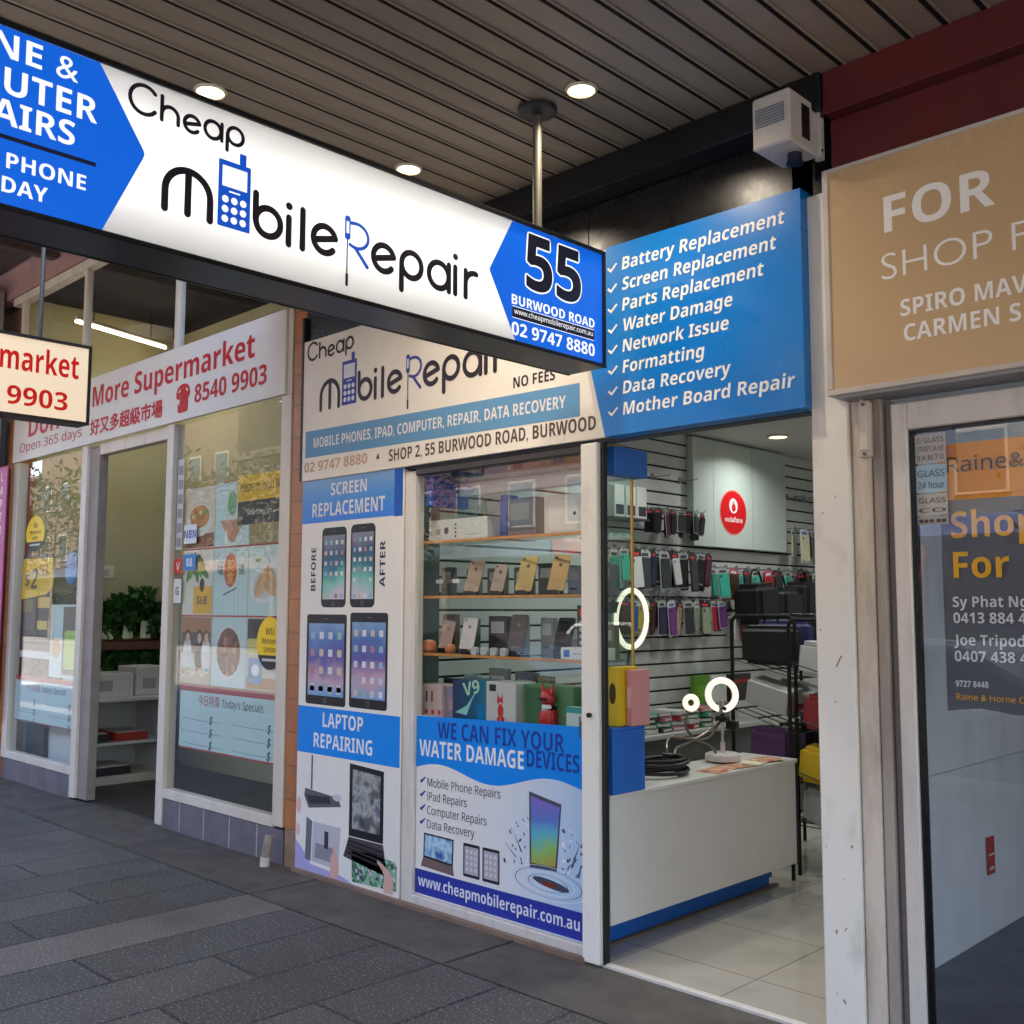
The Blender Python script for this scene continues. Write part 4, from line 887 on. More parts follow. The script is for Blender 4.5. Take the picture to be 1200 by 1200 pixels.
for z_ in (1.565, 2.055): b.rect(F, -7.23, -5.865, z_ - .006, z_ + .006, REDL, .001)
b.build('red_rules', fp)
def price_board(u0, u1, v0, v1, label):
    t = thing('price_board', label, 'price board', ((u0 + u1) / 2, 3.83, v0), 'handwritten price boards in the supermarket windows')
    b = MB(); b.rect(F, u0, u1, v0, v1, MINT); b.build('sheet', t)
    b = MB(); b.rect(F, u0, u1, v1 - .045, v1, REDL, .0006); b.rect(F, u0, u1, v0, v0 + .012, REDL, .0006); b.build('red_rules', t)
    w = u1 - u0; b = MB(); b.text(F, '今日特價', u0 + .2 * w, v1 - .135, .06, Ink(190, 60, 90), w=.22 * w, bold=.01); b.build('red_lettering', t)
    b = MB(); b.text(F, "Today's Specials", u0 + .44 * w, v1 - .135, .055, Ink(70, 60, 80), w=.40 * w, shear=.2)
    for k in range(3):
        v = v1 - .235 - k * .088
        for s_ in (0, 1):
            a0 = u0 + .03 * w + s_ * .52 * w
            b.plate(F, [(a0, v - .01), (a0 + .2 * w, v - .016), (a0 + .42 * w, v - .012), (a0 + .42 * w, v - .009), (a0 + .2 * w, v - .012), (a0, v - .007)], Ink(120, 140, 146), .0005, .0008)
            b.text(F, '$', a0 + (.29 if s_ == 0 else .33) * w, v - .03, .06, Ink(50, 46, 60), shear=.25)
    b.build('handwriting', t); return t
price_board(-7.21, -5.865, .60, 1.062, "pale handwritten specials board low in the right supermarket window")
price_board(-10.42, -9.03, .56, .985, "pale handwritten specials board low in the left supermarket window")
FG = Face(3.806)
def wu_round(u, v, ru, rv, label):
    t = thing('round_sticker', label, 'sticker', (u, 3.806, v - rv))
    b = MB(); b.disc(FG, u, v, ru, Ink(250, 206, 20), 0, rv, n=40); b.build('yellow_oval', t)
    b = MB(); b.disc(FG, u, v, ru, Ink(30, 28, 32), .0006, rv, a0=207, a1=333); b.build('black_foot', t)
    b = MB(); b.text(FG, 'WU', u, v + .32 * rv, .26 * rv, Ink(60, 44, 20), al='C'); b.text(FG, 'Western', u, v - .02 * rv, .21 * rv, Ink(60, 44, 20), al='C', w=1.2 * ru); b.text(FG, 'Union', u, v - .33 * rv, .21 * rv, Ink(60, 44, 20), al='C'); b.rect(FG, u - .55 * ru, u + .55 * ru, v - .68 * rv, v - .58 * rv, Ink(200, 200, 200), .0012); b.build('lettering', t)
wu_round(-5.985, 1.39, .16, .175, 'yellow and black oval sticker on the right supermarket window beside the food pictures')
wu_round(-10.06, 2.32, .22, .17, 'yellow oval sticker in the left supermarket window above the price poster')
t = thing('money_transfer_sign', 'yellow over black money transfer sign behind the right supermarket window', 'sign', (-6.15, 3.822, 2.2))
F3 = Face(3.818)
b = MB(); b.box(-6.46, -5.868, 3.818, 3.826, 2.365, 2.545, Ink(240, 190, 44)); b.build('yellow_panel', t)
b = MB(); b.box(-6.455, -5.868, 3.8185, 3.8255, 2.20, 2.364, Ink(40, 40, 50)); b.build('black_panel', t)
b = MB(); b.text(F3, 'WesternUnion WU', -6.43, 2.43, .065, Ink(90, 70, 30), w=.55); b.text(F3, 'Send money here', -6.33, 2.265, .04, Ink(220, 220, 220), w=.32, off=.0006); b.build('lettering', t)
for i, (z0, z1, c, tx, tc, lab) in enumerate(((2.10, 2.24, (226, 232, 240), 'NBN', (40, 90, 170), 'white and blue sticker, topmost of the stack in the right supermarket window'), (1.90, 2.02, (40, 130, 200), '88', (230, 240, 250), 'small blue sticker beside the red one on the right supermarket window'), (1.88, 1.99, (214, 60, 50), 'V', (240, 240, 240), 'small red sticker at the left edge of the right supermarket window'), (1.66, 1.84, (232, 236, 230), 'G', (60, 140, 80), 'white sticker, lowest at the left edge of the right supermarket window'))):
    u0, u1 = ((-7.19, -7.0), (-7.19, -7.0), (-7.325, -7.21), (-7.325, -7.21))[i]
    b = MB(); b.rect(FG, u0, u1, z0, z1, Ink(*c), .0, .012); s = tag(b.build('window_sticker'), lab, 'sticker', 'stickers on the right supermarket window')
    b = MB(); b.text(FG, tx, (u0 + u1) / 2, (z0 + z1) / 2 - .03, .06, Ink(*tc), al='C', bold=.02); b.build('lettering', s)
b = MB(); b.rect(FG, -7.31, -7.22, 2.06, 2.75, Ink(206, 206, 206), 0)
for k in range(6): b.rect(FG, -7.30, -7.23, 2.08 + k * .11, 2.15 + k * .11, Ink(150, 150, 156), .0006)
tag(b.build('hours_strip'), 'tall pale strip of small notices at the left edge of the right supermarket window', 'notice')
t = thing('price_poster', 'yellow and black price poster reading 2.93 dollars in the left supermarket window', 'poster', (-10.0, 3.83, 1.15))
b = MB(); b.rect(F, -10.37, -9.66, 1.2, 2.12, Ink(40, 38, 46)); b.rect(F, -10.37, -9.66, 1.155, 1.22, Ink(206, 206, 206), .0004); b.rect(F, -9.98, -9.70, 1.62, 1.72, Ink(238, 196, 90), .0006); b.rect(F, -9.98, -9.74, 1.42, 1.50, Ink(238, 196, 90), .0006); b.rect(F, -10.34, -10.08, 1.58, 1.70, Ink(120, 104, 60), .0006); b.build('sheet', t)
b = MB(); b.plate(F, [(-10.38, 1.70), (-9.78, 1.745), (-9.66, 1.80), (-9.63, 1.90), (-9.66, 2.08), (-10.36, 2.09)], Ink(255, 206, 44), .0008, .004); b.build('yellow_tag', t)
b = MB(); b.text(F, '$', -10.30, 1.83, .12, DARK, w=.11, off=.005); b.text(F, '2', -10.16, 1.80, .19, DARK, w=.15, off=.005, bold=.02, shear=.15); b.text(F, '.93', -9.97, 1.92, .10, DARK, w=.20, off=.005); b.build('price_lettering', t)
pp_ = thing('food_poster', 'small pale poster with a green drink picture low in the left supermarket window', 'poster', (-9.3, 3.83, 1.0))
b = MB(); b.rect(F, -9.655, -9.02, 1.0, 1.65, MINT); b.build('sheet', pp_)
b = MB(); b.rect(F, -9.38, -9.03, 1.03, 1.63, Ink(70, 54, 44), .0006); b.rect(F, -9.34, -9.07, 1.08, 1.42, Ink(170, 206, 70), .0012, .03); b.disc(F, -9.52, 1.26, .09, Ink(214, 150, 80), .0006); b.build('printed_picture', pp_)
b = MB(); b.tube([(-9.28, 3.84, 1.95), (-9.28, 3.84, 2.0)], .13, Ink(70, 150, 206), flat=((0, 1, 0), .15)); tag(b.build('window_decal'), 'small blue decal on the left supermarket window glass', 'sticker')
# banner of the next shop
t = thing('repair_banner', 'narrow pink vertical banner with white letters at the far left edge', 'banner', (-10.98, 3.72, .55))
F4 = Face(3.70)
b = MB(); b.box(-11.35, -10.55, 3.70, 3.712, .56, 3.0, Worn((198, 70, 140), (170, 50, 116), 2, .5, .5, .02)); b.build('sheet', t)
b = MB()
for k, ch in enumerate('LAPTOPPHONEREPAIR'): b.text(F4, ch, -10.67, 2.86 - k * .132, .085, Ink(226, 200, 214), al='C', bold=.03)
b.build('lettering', t)
b = MB(); b.box(-11.38, -10.64, 3.65, 3.712, 3.02, 3.5, P((20, 20, 22), .4), .006); tag(b.build('shop_sign'), 'small black sign box above the pink banner at the far left edge', 'sign')
nb = thing('neighbour_shop', 'dim shop front with orange tiles beyond the pink banner at far left', 'shop', (-16, 4.2, 0))
b = MB(); b.box(-22, -10.92, 3.9, 4.1, 0, 4.7, Worn((150, 110, 84), (110, 80, 62), 3, .6, .7, .1)); b.build('wall', nb)

# ------------------------------------------------------------------ inside the supermarket doorway
WM = P((214, 214, 212), .45)
sh = thing('low_shelf', 'low white open shelf unit just inside the supermarket doorway', 'shelf', (-9.7, 4.45, 0))
b = MB(); b.box(-10.05, -9.40, 4.02, 4.05, .08, .755, WM); b.box(-10.05, -9.40, 4.86, 4.89, .08, .755, WM); b.box(-10.07, -10.04, 4.02, 4.89, .08, .755, WM); b.build('sides', sh)
b = MB(); b.box(-10.04, -9.38, 4.0, 4.91, .756, .79, WM, .004); b.build('top', sh)
b = MB(); b.box(-10.04, -9.41, 4.052, 4.858, .36, .385, WM); b.build('shelf_board', sh); b = MB(); b.box(-10.04, -9.40, 4.0, 4.91, .006, .079, Worn((210, 200, 180), (170, 156, 136), 5), .003); b.build('kickboard', sh)
for k, (y, z, w, c, lab) in enumerate(((4.2, .386, .26, (60, 56, 58), 'dark flat carton on the middle board of the low white shelf, nearest the street'), (4.55, .386, .32, (176, 60, 50), 'red topped flat pack on the middle board of the low white shelf'), (4.35, .08, .40, (44, 44, 46), 'black carton on the bottom of the low white shelf'))):
    q = thing('goods_pack', lab, 'pack', (-9.65, y, z), 'packs on the low white shelf')
    b = MB(); b.box(-9.85, -9.46, y - w / 2, y + w / 2, z, z + .075, P(c, .5), .006); b.build('carton', q); b = MB(); b.box(-9.84, -9.47, y - w / 2 + .02, y + w / 2 - .02, z + .0755, z + .085, P((200, 190, 180), .5), .002); b.build('lid', q)
FOAM = Worn((222, 220, 214), (196, 192, 182), 6, .8, .4, .2)
for k, (x, y, z, l, lab) in enumerate(((-9.68, 4.30, .791, .50, 'white foam vegetable box on the low shelf, nearer the street'), (-9.75, 4.76, .791, .30, 'smaller white foam box on the far end of the low shelf'))):
    q = thing('foam_box', lab, 'box', (x, y, z), 'white foam boxes on the low shelf')
    b = MB(); h_ = .22 if k == 0 else .27
    for a in ((x - .2, x + .2, y - l / 2, y - l / 2 + .03), (x - .2, x + .2, y + l / 2 - .03, y + l / 2), (x - .2, x - .17, y - l / 2 + .031, y + l / 2 - .031), (x + .17, x + .2, y - l / 2 + .031, y + l / 2 - .031)): b.box(*a, z, z + h_, FOAM, .006)
    b.box(x - .17, x + .17, y - l / 2 + .03, y + l / 2 - .03, z, z + .03, FOAM); b.build('tub', q)
    b = MB(); b.box(x + .2, x + .202, y - .08, y + .05, z + .06, z + .16, Ink(170, 170, 166)); b.build('paper_label', q)
vr = thing('vegetable_rack', 'tiered dark rack of green vegetables along the yellow supermarket wall', 'rack', (-10.35, 4.7, 0))
b = MB(); b.box(-10.58, -10.2, 3.98, 5.38, 1.20, 1.28, Worn((110, 70, 54), (80, 50, 40), 6)); b.box(-10.58, -10.1, 3.98, 5.38, .86, .93, P((60, 48, 42), .6)); b.build('tray', vr)
for y in (4.0, 5.33):
    b = MB(); b.box(-10.57, -10.15, y, y + .04, 0, 1.2, P((50, 44, 40), .6)); b.build('leg', vr)
VG = Multi('vegetable_leaf', [(34, 70, 26), (48, 92, 34), (62, 110, 44), (40, 80, 36), (76, 120, 56)], 40, .45); STEM = P((206, 216, 180), .45)
rnd = random.Random(3)
def bunch(x, y, z, h, label, dark=False):
    q = thing('vegetable_bunch', label, 'vegetables', (x, y, z), 'leafy green bunches on the vegetable rack')
    b = MB()
    for k in range(5): b.tube([(x + .1 + rnd.uniform(-.02, .03), y + rnd.uniform(-.05, .05), z + .02), (x + .05, y + rnd.uniform(-.06, .06), z + h * .35)], .022, STEM, n=7, taper=.012)
    b.build('stalks', q); b = MB()
    for k in range(150):
        a = rnd.uniform(0, 6.28); r_ = rnd.uniform(.02, .15); t_ = rnd.random()
        c = Vector((x + math.cos(a) * r_, y + math.sin(a) * r_, z + h * (.14 + .8 * t_))); d = Vector((math.cos(a) * .7, math.sin(a) * .7, rnd.uniform(.3, 1.2))).normalized(); s_ = d.cross(Vector((rnd.random() - .5, rnd.random() - .5, .3))).normalized()
        L_ = rnd.uniform(.07, .13); w_ = L_ * .42
        b.quad([c - d * L_ * .5, c - d * L_ * .1 + s_ * w_, c + d * L_ * .5, c - d * L_ * .1 - s_ * w_], VG)
    b.build('leaves', q, recalc=False)
for k in range(7): bunch(-10.40, 4.08 + k * .195, 1.285, .42 + .08 * ((k * 7) % 3), 'tall leafy green bunch on the upper tray of the vegetable rack, %s from the street' % ORD[k])
for k in range(6): bunch(-10.30, 4.12 + k * .21, .935, .24, 'low leafy bunch on the lower tray of the vegetable rack, %s from the street' % ORD[k])
for y, lab in ((4.27, 'white switch plate on the yellow wall above the vegetables, nearer the street'), (4.72, 'white price card on the yellow wall above the vegetables, further in')):
    b = MB(); b.box(-10.6, -10.588, y - .11, y + .11, 1.93, 2.06, P((222, 220, 206), .5), .004); s = tag(b.build('wall_plate'), lab, 'wall plate')
    b = MB(); b.box(-10.588, -10.584, y - .05, y + .05, 1.96, 2.02, P((180, 180, 176), .5), .001); b.build('insert', s)

# ================================================================== DISPLAY CABINET behind the window, and its goods
dc = thing('display_cabinet', 'glass display cabinet with thin orange edged shelves behind the shop window', 'cabinet', (-3.85, 4.0, .06))
GS = Glass((244, 250, 248), 1.4); EDGE = Worn((206, 142, 70), (168, 104, 44), 20, .35, .6, .02)
for z in (2.0, 1.69, 1.372, 1.012):
    b = MB(); b.box(-4.66, -3.205, 3.855, 4.115, z - .009, z - .001, GS); sf = b.build('glass_shelf', dc)
    b = MB(); b.box(-4.66, -3.205, 3.847, 3.8545, z - .013, z + .003, EDGE, .002); b.build('orange_edge', sf)
b = MB(); b.box(-4.68, -3.2, 4.12, 4.128, 1.0, 2.36, GS); b.build('rear_pane', dc)
b = MB(); b.box(-3.196, -3.186, 4.098, 4.116, 1.0, 2.32, P((196, 160, 84), .3, .7), .002); b.build('gold_post', dc)
b = MB(); b.box(-3.197, -3.192, 3.86, 4.096, 1.0, 2.32, GS); b.build('end_pane', dc)
b = MB(); b.box(-4.68, -3.31, 3.86, 4.13, .07, .998, P((214, 214, 214), .5)); b.box(-3.31, -3.2, 3.86, 4.12, .80, .998, P((214, 214, 214), .5)); b.build('base', dc)
b = MB(); b.box(-3.19, -3.10, 3.86, 4.12, 2.27, 2.405, BLUE, .003); b.build('blue_header', dc)
b = MB(); b.box(-4.46, -4.40, 3.84, 4.12, 2.2, 2.39, P((22, 70, 170), .4), .003); b.build('blue_trim', dc)
b = MB(); b.box(-4.62, -3.21, 4.045, 4.11, 2.27, 2.345, P((242, 243, 244), .35), .004); b.build('painted_reflection_band', dc)  # white strip: the bright band reflected in the window, put into its colour
b = MB(); b.box(-4.66, -3.205, 3.9, 4.115, 2.346, 2.352, GS); b.build('top_glass', dc)
b = MB(); b.box(-4.69, -4.665, 3.845, 4.13, .07, 2.39, P((70, 84, 84), .4)); b.build('side_post', dc)
def carton(name, label, x0, x1, y0, y1, z, h, c, parts=(), group=None, cat='box', rot=0):
    t = thing(name, label, cat, ((x0 + x1) / 2, (y0 + y1) / 2, z), group)
    b = MB(); b.box(x0, x1, y0, y1, z, z + h, c if not isinstance(c, tuple) else P(c, .4), .003); b.build('carton', t)
    for nm, fn in parts:
        b = MB(); fn(b, Face(y0 - .0004)); b.build(nm, t)
    if rot: t.rotation_euler = (0, 0, rad(rot))
    return t
SG = 'boxes in the display cabinet'
# top shelf
carton('device_box', 'long white carton with small printed devices on the top cabinet shelf', -4.50, -4.02, 3.90, 4.05, 2.0, .125, (214, 214, 212), [('print', lambda b, F: (b.disc(F, -4.35, 2.06, .02, Ink(90, 96, 104), 0, .02), b.rect(F, -4.44, -4.40, 2.04, 2.07, Ink(150, 150, 156)), [b.rect(F, -4.28, -4.265, 2.02 + k * .022, 2.032 + k * .022, Ink(70, 72, 80)) for k in range(4)], b.rect(F, -4.20, -4.06, 2.03, 2.035, Ink(180, 180, 184))))], SG)
carton('device_box', 'square white carton with rounded picture at the right of the top cabinet shelf', -3.60, -3.34, 3.90, 4.06, 2.0, .20, (208, 208, 206), [('print', lambda b, F: (b.rect(F, -3.57, -3.37, 2.02, 2.17, Ink(226, 224, 220), 0, .03), b.disc(F, -3.39, 2.10, .010, Ink(60, 64, 70), .0006)))], SG)
carton('device_box', 'grey printed carton behind the others on the top cabinet shelf', -3.96, -3.75, 4.0, 4.09, 2.0, .22, (128, 128, 132), [('print', lambda b, F: (b.rect(F, -3.94, -3.80, 2.10, 2.19, Ink(176, 172, 170)),))], SG)
carton('device_box', 'narrow blue carton upright in the middle of the top cabinet shelf', -4.02, -3.965, 4.0, 4.09, 2.0, .245, (54, 92, 190), [('print', lambda b, F: b.rect(F, -4.01, -3.975, 2.05, 2.2, Ink(90, 130, 214)))], SG)
carton('device_box', 'dark blue patterned box lying on top of the display cabinet at left', -4.38, -4.05, 3.95, 4.10, 2.353, .10, (112, 126, 160), [('print', lambda b, F: [b.rect(F, -4.36 + k * .1, -4.30 + k * .1, 2.37, 2.43, Ink(60, 72, 110)) for k in range(3)])], SG)
carton('device_box', 'pink box lying on top of the display cabinet', -3.90, -3.66, 3.95, 4.10, 2.353, .10, (196, 150, 146), [('print', lambda b, F: b.rect(F, -3.87, -3.80, 2.37, 2.43, Ink(150, 90, 90)))], SG)
carton('device_box', 'gold and blue box on top of the display cabinet at right', -3.60, -3.24, 3.95, 4.10, 2.353, .10, (150, 110, 60), [('print', lambda b, F: b.rect(F, -3.58, -3.50, 2.37, 2.43, Ink(40, 70, 130)))], SG)
# phones on stands
PHG = 'phones on stands in the display cabinet'
def stand_phone(x, z, c, h, label, lean=16, yaw=22, back=True):
    t = thing('phone_on_stand' if False else 'mobile_phone', label, 'phone', (x, 3.96, z), PHG)
    a = rad(lean); u = Vector((math.cos(rad(yaw)), math.sin(rad(yaw)), 0)); n = Vector((-u.y, u.x, 0)); v = (Vector((0, 0, 1)) * math.cos(a) + (n + u * .45) * math.sin(a)).normalized()
    fr_ = Tilt((x, 3.94, z + .022), u, v); w = h * .48
    b = MB(); b.rplate(fr_, -w / 2, w / 2, 0, h, .013, P(c, .25, .5), 0, .008); b.build('body', t)
    b = MB(); 
    if back: b.disc(fr_, -w * .33, h * .92, .006, DARK, .0086); b.disc(fr_, 0, h * .72, .010, P((120, 110, 100), .2, .6), .0086); b.rect(fr_, -.02, .02, h * .12, h * .14, P((130, 116, 100), .3), .0086)
    else: b.rect(fr_, -w * .45, w * .45, .012, h - .012, P((22, 24, 30), .1), .0086)
    b.build('camera_and_badge' if back else 'screen', t)
    st = thing('phone_stand', 'black stand under the ' + label.split(' on ')[0].replace('leftmost of the four', 'leftmost'), 'stand', (x, 3.98, z), 'black phone stands in the display cabinet')
    b = MB(); b.box(x - .032, x + .032, 3.915, 4.02, z, z + .012, P((20, 20, 22), .35), .003); b.box(x - .03, x + .03, 3.915, 3.925, z + .012, z + .03, P((20, 20, 22), .35), .002); b.build('foot', st)
    b = MB(); b.tube([(x, 3.985, z + .012), Vector(fr_(0, h * .55, -.012))], .012, P((20, 20, 22), .35), n=8); b.build('prop', st)
stand_phone(-4.185, 1.69, (206, 176, 156), .185, 'rose gold phone, leftmost of the four on the phone shelf')
stand_phone(-3.985, 1.69, (196, 178, 168), .155, 'shorter pale rose phone, second on the phone shelf')
stand_phone(-3.785, 1.69, (214, 186, 128), .195, 'yellow gold phone, third on the phone shelf')
stand_phone(-3.555, 1.69, (208, 172, 124), .195, 'gold phone, fourth on the phone shelf')
stand_phone(-3.30, 1.69, (206, 172, 130), .19, 'gold phone half behind the white window post on the phone shelf')
for x, lab in ((-4.44, 'empty stand with white card, leftmost on phone shelf'), (-4.30, 'empty stand with white card, second on phone shelf')):
    st = thing('phone_stand', lab, 'stand', (x, 3.98, 1.69), 'black phone stands in the display cabinet')
    b = MB(); b.box(x - .035, x + .035, 3.92, 4.02, 1.69, 1.702, P((20, 20, 22), .35), .003); b.tube([(x, 3.99, 1.70), (x + .02, 4.03, 1.85)], .008, DARK, n=8); b.build('stand_body', st)
    b = MB(); b.box(x - .03, x + .025, 3.93, 3.934, 1.765, 1.785, P((220, 220, 220), .5), .001); b.build('card', st)
stand_phone(-4.40, 1.372, (170, 140, 136), .16, 'pinkish clear phone case, left on the third cabinet shelf', 14)
stand_phone(-4.22, 1.372, (186, 176, 180), .18, 'pale patterned phone case, second on the third cabinet shelf', 12)
stand_phone(-3.52, 1.372, (52, 46, 48), .19, 'dark phone leaning at the right of the third cabinet shelf', 15, back=False)
stand_phone(-3.84, 1.372, (70, 60, 56), .20, 'dark brown phone case in the middle of the third cabinet shelf', 10)
for k, (x, r_, lab) in enumerate(((-4.60, .03, 'small orange cup shaped speaker, leftmost on the third cabinet shelf'), (-4.51, .042, 'larger orange cup shaped speaker, second on the third cabinet shelf'), (-4.33, .03, 'small orange round speaker between the two pink phone cases'))):
    t = thing('mini_speaker', lab, 'speaker', (x, 3.92, 1.372), 'orange mini speakers'); b = MB(); b.lathe((x, 3.92, 1.372), [(r_ * .7, 0), (r_, .015), (r_, r_ * 1.3), (r_ * .8, r_ * 1.6)], P((206, 120, 84), .35), 18); b.build('body', t); b = MB(); b.lathe((x, 3.92, 1.372), [(r_ * .75, r_ * 1.605), (r_ * .3, r_ * 1.75)], P((240, 200, 170), .4), 18); b.build('grille', t)
carton('device_box', 'flat white carton with blue badge at the right end of the third cabinet shelf', -3.46, -3.215, 3.87, 4.0, 1.372, .06, (226, 226, 226), [('print', lambda b, F: (b.rect(F, -3.44, -3.40, 1.385, 1.42, Ink(50, 110, 190)), b.rect(F, -3.38, -3.25, 1.40, 1.405, Ink(120, 160, 200))))], SG)
for k in range(4):
    x = -4.12 + k * .075
    t = thing('earphone_case', 'white earphone case, %s from the left on the third cabinet shelf' % ORD[k], 'earphone case', (x, 3.9, 1.372), 'white earphone cases'); b = MB(); b.rplate(Face(3.92), x - .022, x + .022, 1.373, 1.415, .012, P((206, 206, 210), .3), 0, .022); b.build('shell', t); b = MB(); b.box(x - .021, x + .021, 3.897, 3.8985, 1.398, 1.4, P((130, 130, 136), .4)); b.build('lid_seam', t)
# bottom row
carton('device_box', 'pink and white carton with red flowers, leftmost on the bottom cabinet shelf', -4.585, -4.37, 3.89, 4.05, 1.014, .18, (214, 190, 190), [('print', lambda b, F: ([b.disc(F, -4.55 + k * .055, 1.045, .014, Ink(210, 70, 70)) for k in range(4)], b.rect(F, -4.50, -4.485, 1.10, 1.16, Ink(90, 70, 80)), b.rect(F, -4.455, -4.44, 1.10, 1.16, Ink(120, 80, 90))))], SG)
carton('device_box', 'lilac side carton standing beside the pink flowered carton', -4.365, -4.26, 3.92, 4.05, 1.014, .175, (150, 140, 168), [('print', lambda b, F: b.rect(F, -4.34, -4.30, 1.06, 1.12, Ink(190, 160, 170)))], SG)
carton('device_box', 'dark blue carton with pale green swirl letters on the bottom cabinet shelf', -4.255, -3.99, 3.87, 4.02, 1.014, .225, Gradient('carton_blue_blend', 0, -4.26, -3.99, [(36, 50, 90), (24, 80, 120), (16, 120, 150)], .3), [('print', lambda b, F: (b.text(F, 'V9', -4.16, 1.15, .07, Ink(190, 226, 190), w=.13, bold=.03, ang=12), b.plate(F, [(-4.23, 1.06), (-4.14, 1.10), (-4.05, 1.20), (-4.10, 1.13), (-4.14, 1.05)], Ink(150, 214, 206), 0, .0006), b.rect(F, -4.06, -3.995, 1.02, 1.11, Ink(10, 120, 180))))], SG)
def dog(b, F, u, v, s, c):
    b.disc(F, u, v + .055 * s, .022 * s, c, .0004, .034 * s); b.disc(F, u - .004 * s, v + .105 * s, .022 * s, c, .0008, .02 * s); b.poly(F, [(u - .024 * s, v + .115 * s), (u - .010 * s, v + .12 * s), (u - .022 * s, v + .15 * s)], c, .001); b.poly(F, [(u + .016 * s, v + .115 * s), (u + .004 * s, v + .12 * s), (u + .016 * s, v + .15 * s)], c, .001)
    b.disc(F, u - .014 * s, v + .012 * s, .012 * s, c, .0012, .016 * s); b.disc(F, u + .016 * s, v + .012 * s, .014 * s, c, .0014, .016 * s); b.disc(F, u, v + .095 * s, .012 * s, Ink(236, 190, 180), .0018, .006 * s)
carton('speaker_box', 'white carton printed with a red dog shaped speaker on the bottom cabinet shelf', -3.985, -3.765, 3.865, 4.02, 1.014, .225, (206, 202, 198), [('print', lambda b, F: (dog(b, F, -3.875, 1.035, 1.0, Ink(202, 60, 60)), b.rect(F, -3.96, -3.91, 1.19, 1.225, Ink(40, 52, 46)), b.rect(F, -3.82, -3.78, 1.03, 1.036, Ink(60, 50, 50))))], SG)
carton('speaker_box', 'green carton beside the red dog speaker box', -3.76, -3.42, 3.92, 4.06, 1.014, .22, (88, 132, 92), [('print', lambda b, F: (b.rect(F, -3.74, -3.60, 1.03, 1.22, Ink(70, 116, 80)),))], SG)
t = thing('dog_speaker', 'red dog shaped speaker with black and white bandana standing before the green carton', 'speaker', (-3.56, 3.90, 1.014))
RDG = P((196, 44, 50), .25)
b = MB(); b.lathe((-3.56, 3.895, 1.014), [(.03, 0), (.045, .02), (.048, .07), (.036, .12), (.026, .14)], RDG, 18); b.lathe((-3.56, 3.885, 1.14), [(.012, 0), (.036, .015), (.042, .04), (.030, .07), (.008, .08)], RDG, 18)
for s_ in (-1, 1): b.lathe((-3.56 + s_ * .024, 3.87, 1.014), [(.016, 0), (.018, .01), (.014, .09)], RDG, 10); b.tube([(-3.56 + s_ * .026, 3.885, 1.20), (-3.56 + s_ * .036, 3.885, 1.245)], .014, RDG, n=8, taper=.004)
b.build('body', t); b = MB(); b.lathe((-3.56, 3.893, 1.118), [(.040, 0), (.044, .012), (.036, .026)], Multi('bandana', [(20, 20, 22), (230, 230, 230)], 60, .5), 18); b.build('bandana', t); b = MB(); b.box(-3.585, -3.535, 3.842, 3.852, 1.165, 1.18, BLACK, .003); b.build('eye_band', t)
carton('device_box', 'small teal and white carton at the right end of the bottom cabinet shelf', -3.42, -3.22, 3.865, 3.915, 1.014, .13, (206, 222, 216), [('print', lambda b, F: (b.rect(F, -3.42, -3.22, 1.115, 1.144, Ink(60, 160, 150)), b.disc(F, -3.30, 1.06, .03, Ink(190, 110, 110), .0006)))], SG)
b = MB(); b.box(-3.30, -3.224, 3.812, 3.814, 1.44, 1.64, P((26, 26, 28), .4)); t = tag(b.build('window_sticker'), 'narrow black notice strip with red dot stuck beside the white window post', 'sticker')
b = MB(); b.disc(Face(3.8115), -3.262, 1.605, .026, Ink(214, 40, 40)); [b.rect(Face(3.8115), -3.285, -3.24, 1.45 + k * .032, 1.468 + k * .032, Ink(190, 190, 190)) for k in range(4)]; b.build('print', t)
# yellow and pink goods right of the cabinet
carton('accessory_box', 'tall yellow accessory box standing on the blue box', -3.185, -3.125, 3.90, 4.06, 1.066, .28, (226, 190, 30), [('print', lambda b, F: b.disc(F, -3.155, 1.22, .02, Ink(70, 56, 30), 0, .05))], 'boxes on the blue box')
carton('accessory_box', 'tall pink accessory box beside the yellow one on the blue box', -3.12, -3.085, 3.96, 4.10, 1.066, .265, (222, 150, 150), [('print', lambda b, F: b.rect(F, -3.115, -3.09, 1.15, 1.25, Ink(236, 196, 190)))], 'boxes on the blue box')

# ================================================================== COUNTER and the things on it
ct = thing('counter', 'white shop counter with recessed blue plinth facing the doorway', 'counter', (-3.3, 4.7, .012))
CW = Worn((222, 219, 213), (206, 203, 197), 1.2, .35, .5, .01)
b = MB(); b.box(-3.14, -3.12, 3.835, 5.54, .165, .735, CW, .003); b.box(-3.47, -3.14, 5.52, 5.54, .165, .735, CW, .003); b.box(-3.47, -3.1405, 3.835, 3.855, .165, .735, CW, .003); b.build('front_panel', ct)
b = MB(); b.box(-3.48, -3.112, 3.83, 5.55, .735, .757, CW, .003); b.build('counter_top', ct)
b = MB(); b.box(-3.47, -3.285, 3.85, 5.53, .06, .164, BLUE); b.box(-3.30, -3.284, 3.84, 5.50, .012, .165, BLUE, .002); b.build('blue_plinth', ct)
b = MB(); b.box(-3.284, -3.255, 3.84, 5.56, .012, .022, P((120, 100, 80), .5)); b.box(-3.12, -3.112, 5.535, 5.545, .16, .735, DARK); b.build('edge_trim', ct)
bb = thing('blue_box', 'plain bright blue box on the street end of the counter', 'box', (-3.16, 3.96, .757))
b = MB(); b.box(-3.20, -3.105, 3.84, 4.085, .757, 1.052, BLUE, .003); b.build('body', bb); b = MB(); b.box(-3.203, -3.102, 3.837, 4.088, 1.0525, 1.065, P((30, 112, 206), .4), .003); b.build('lid', bb)
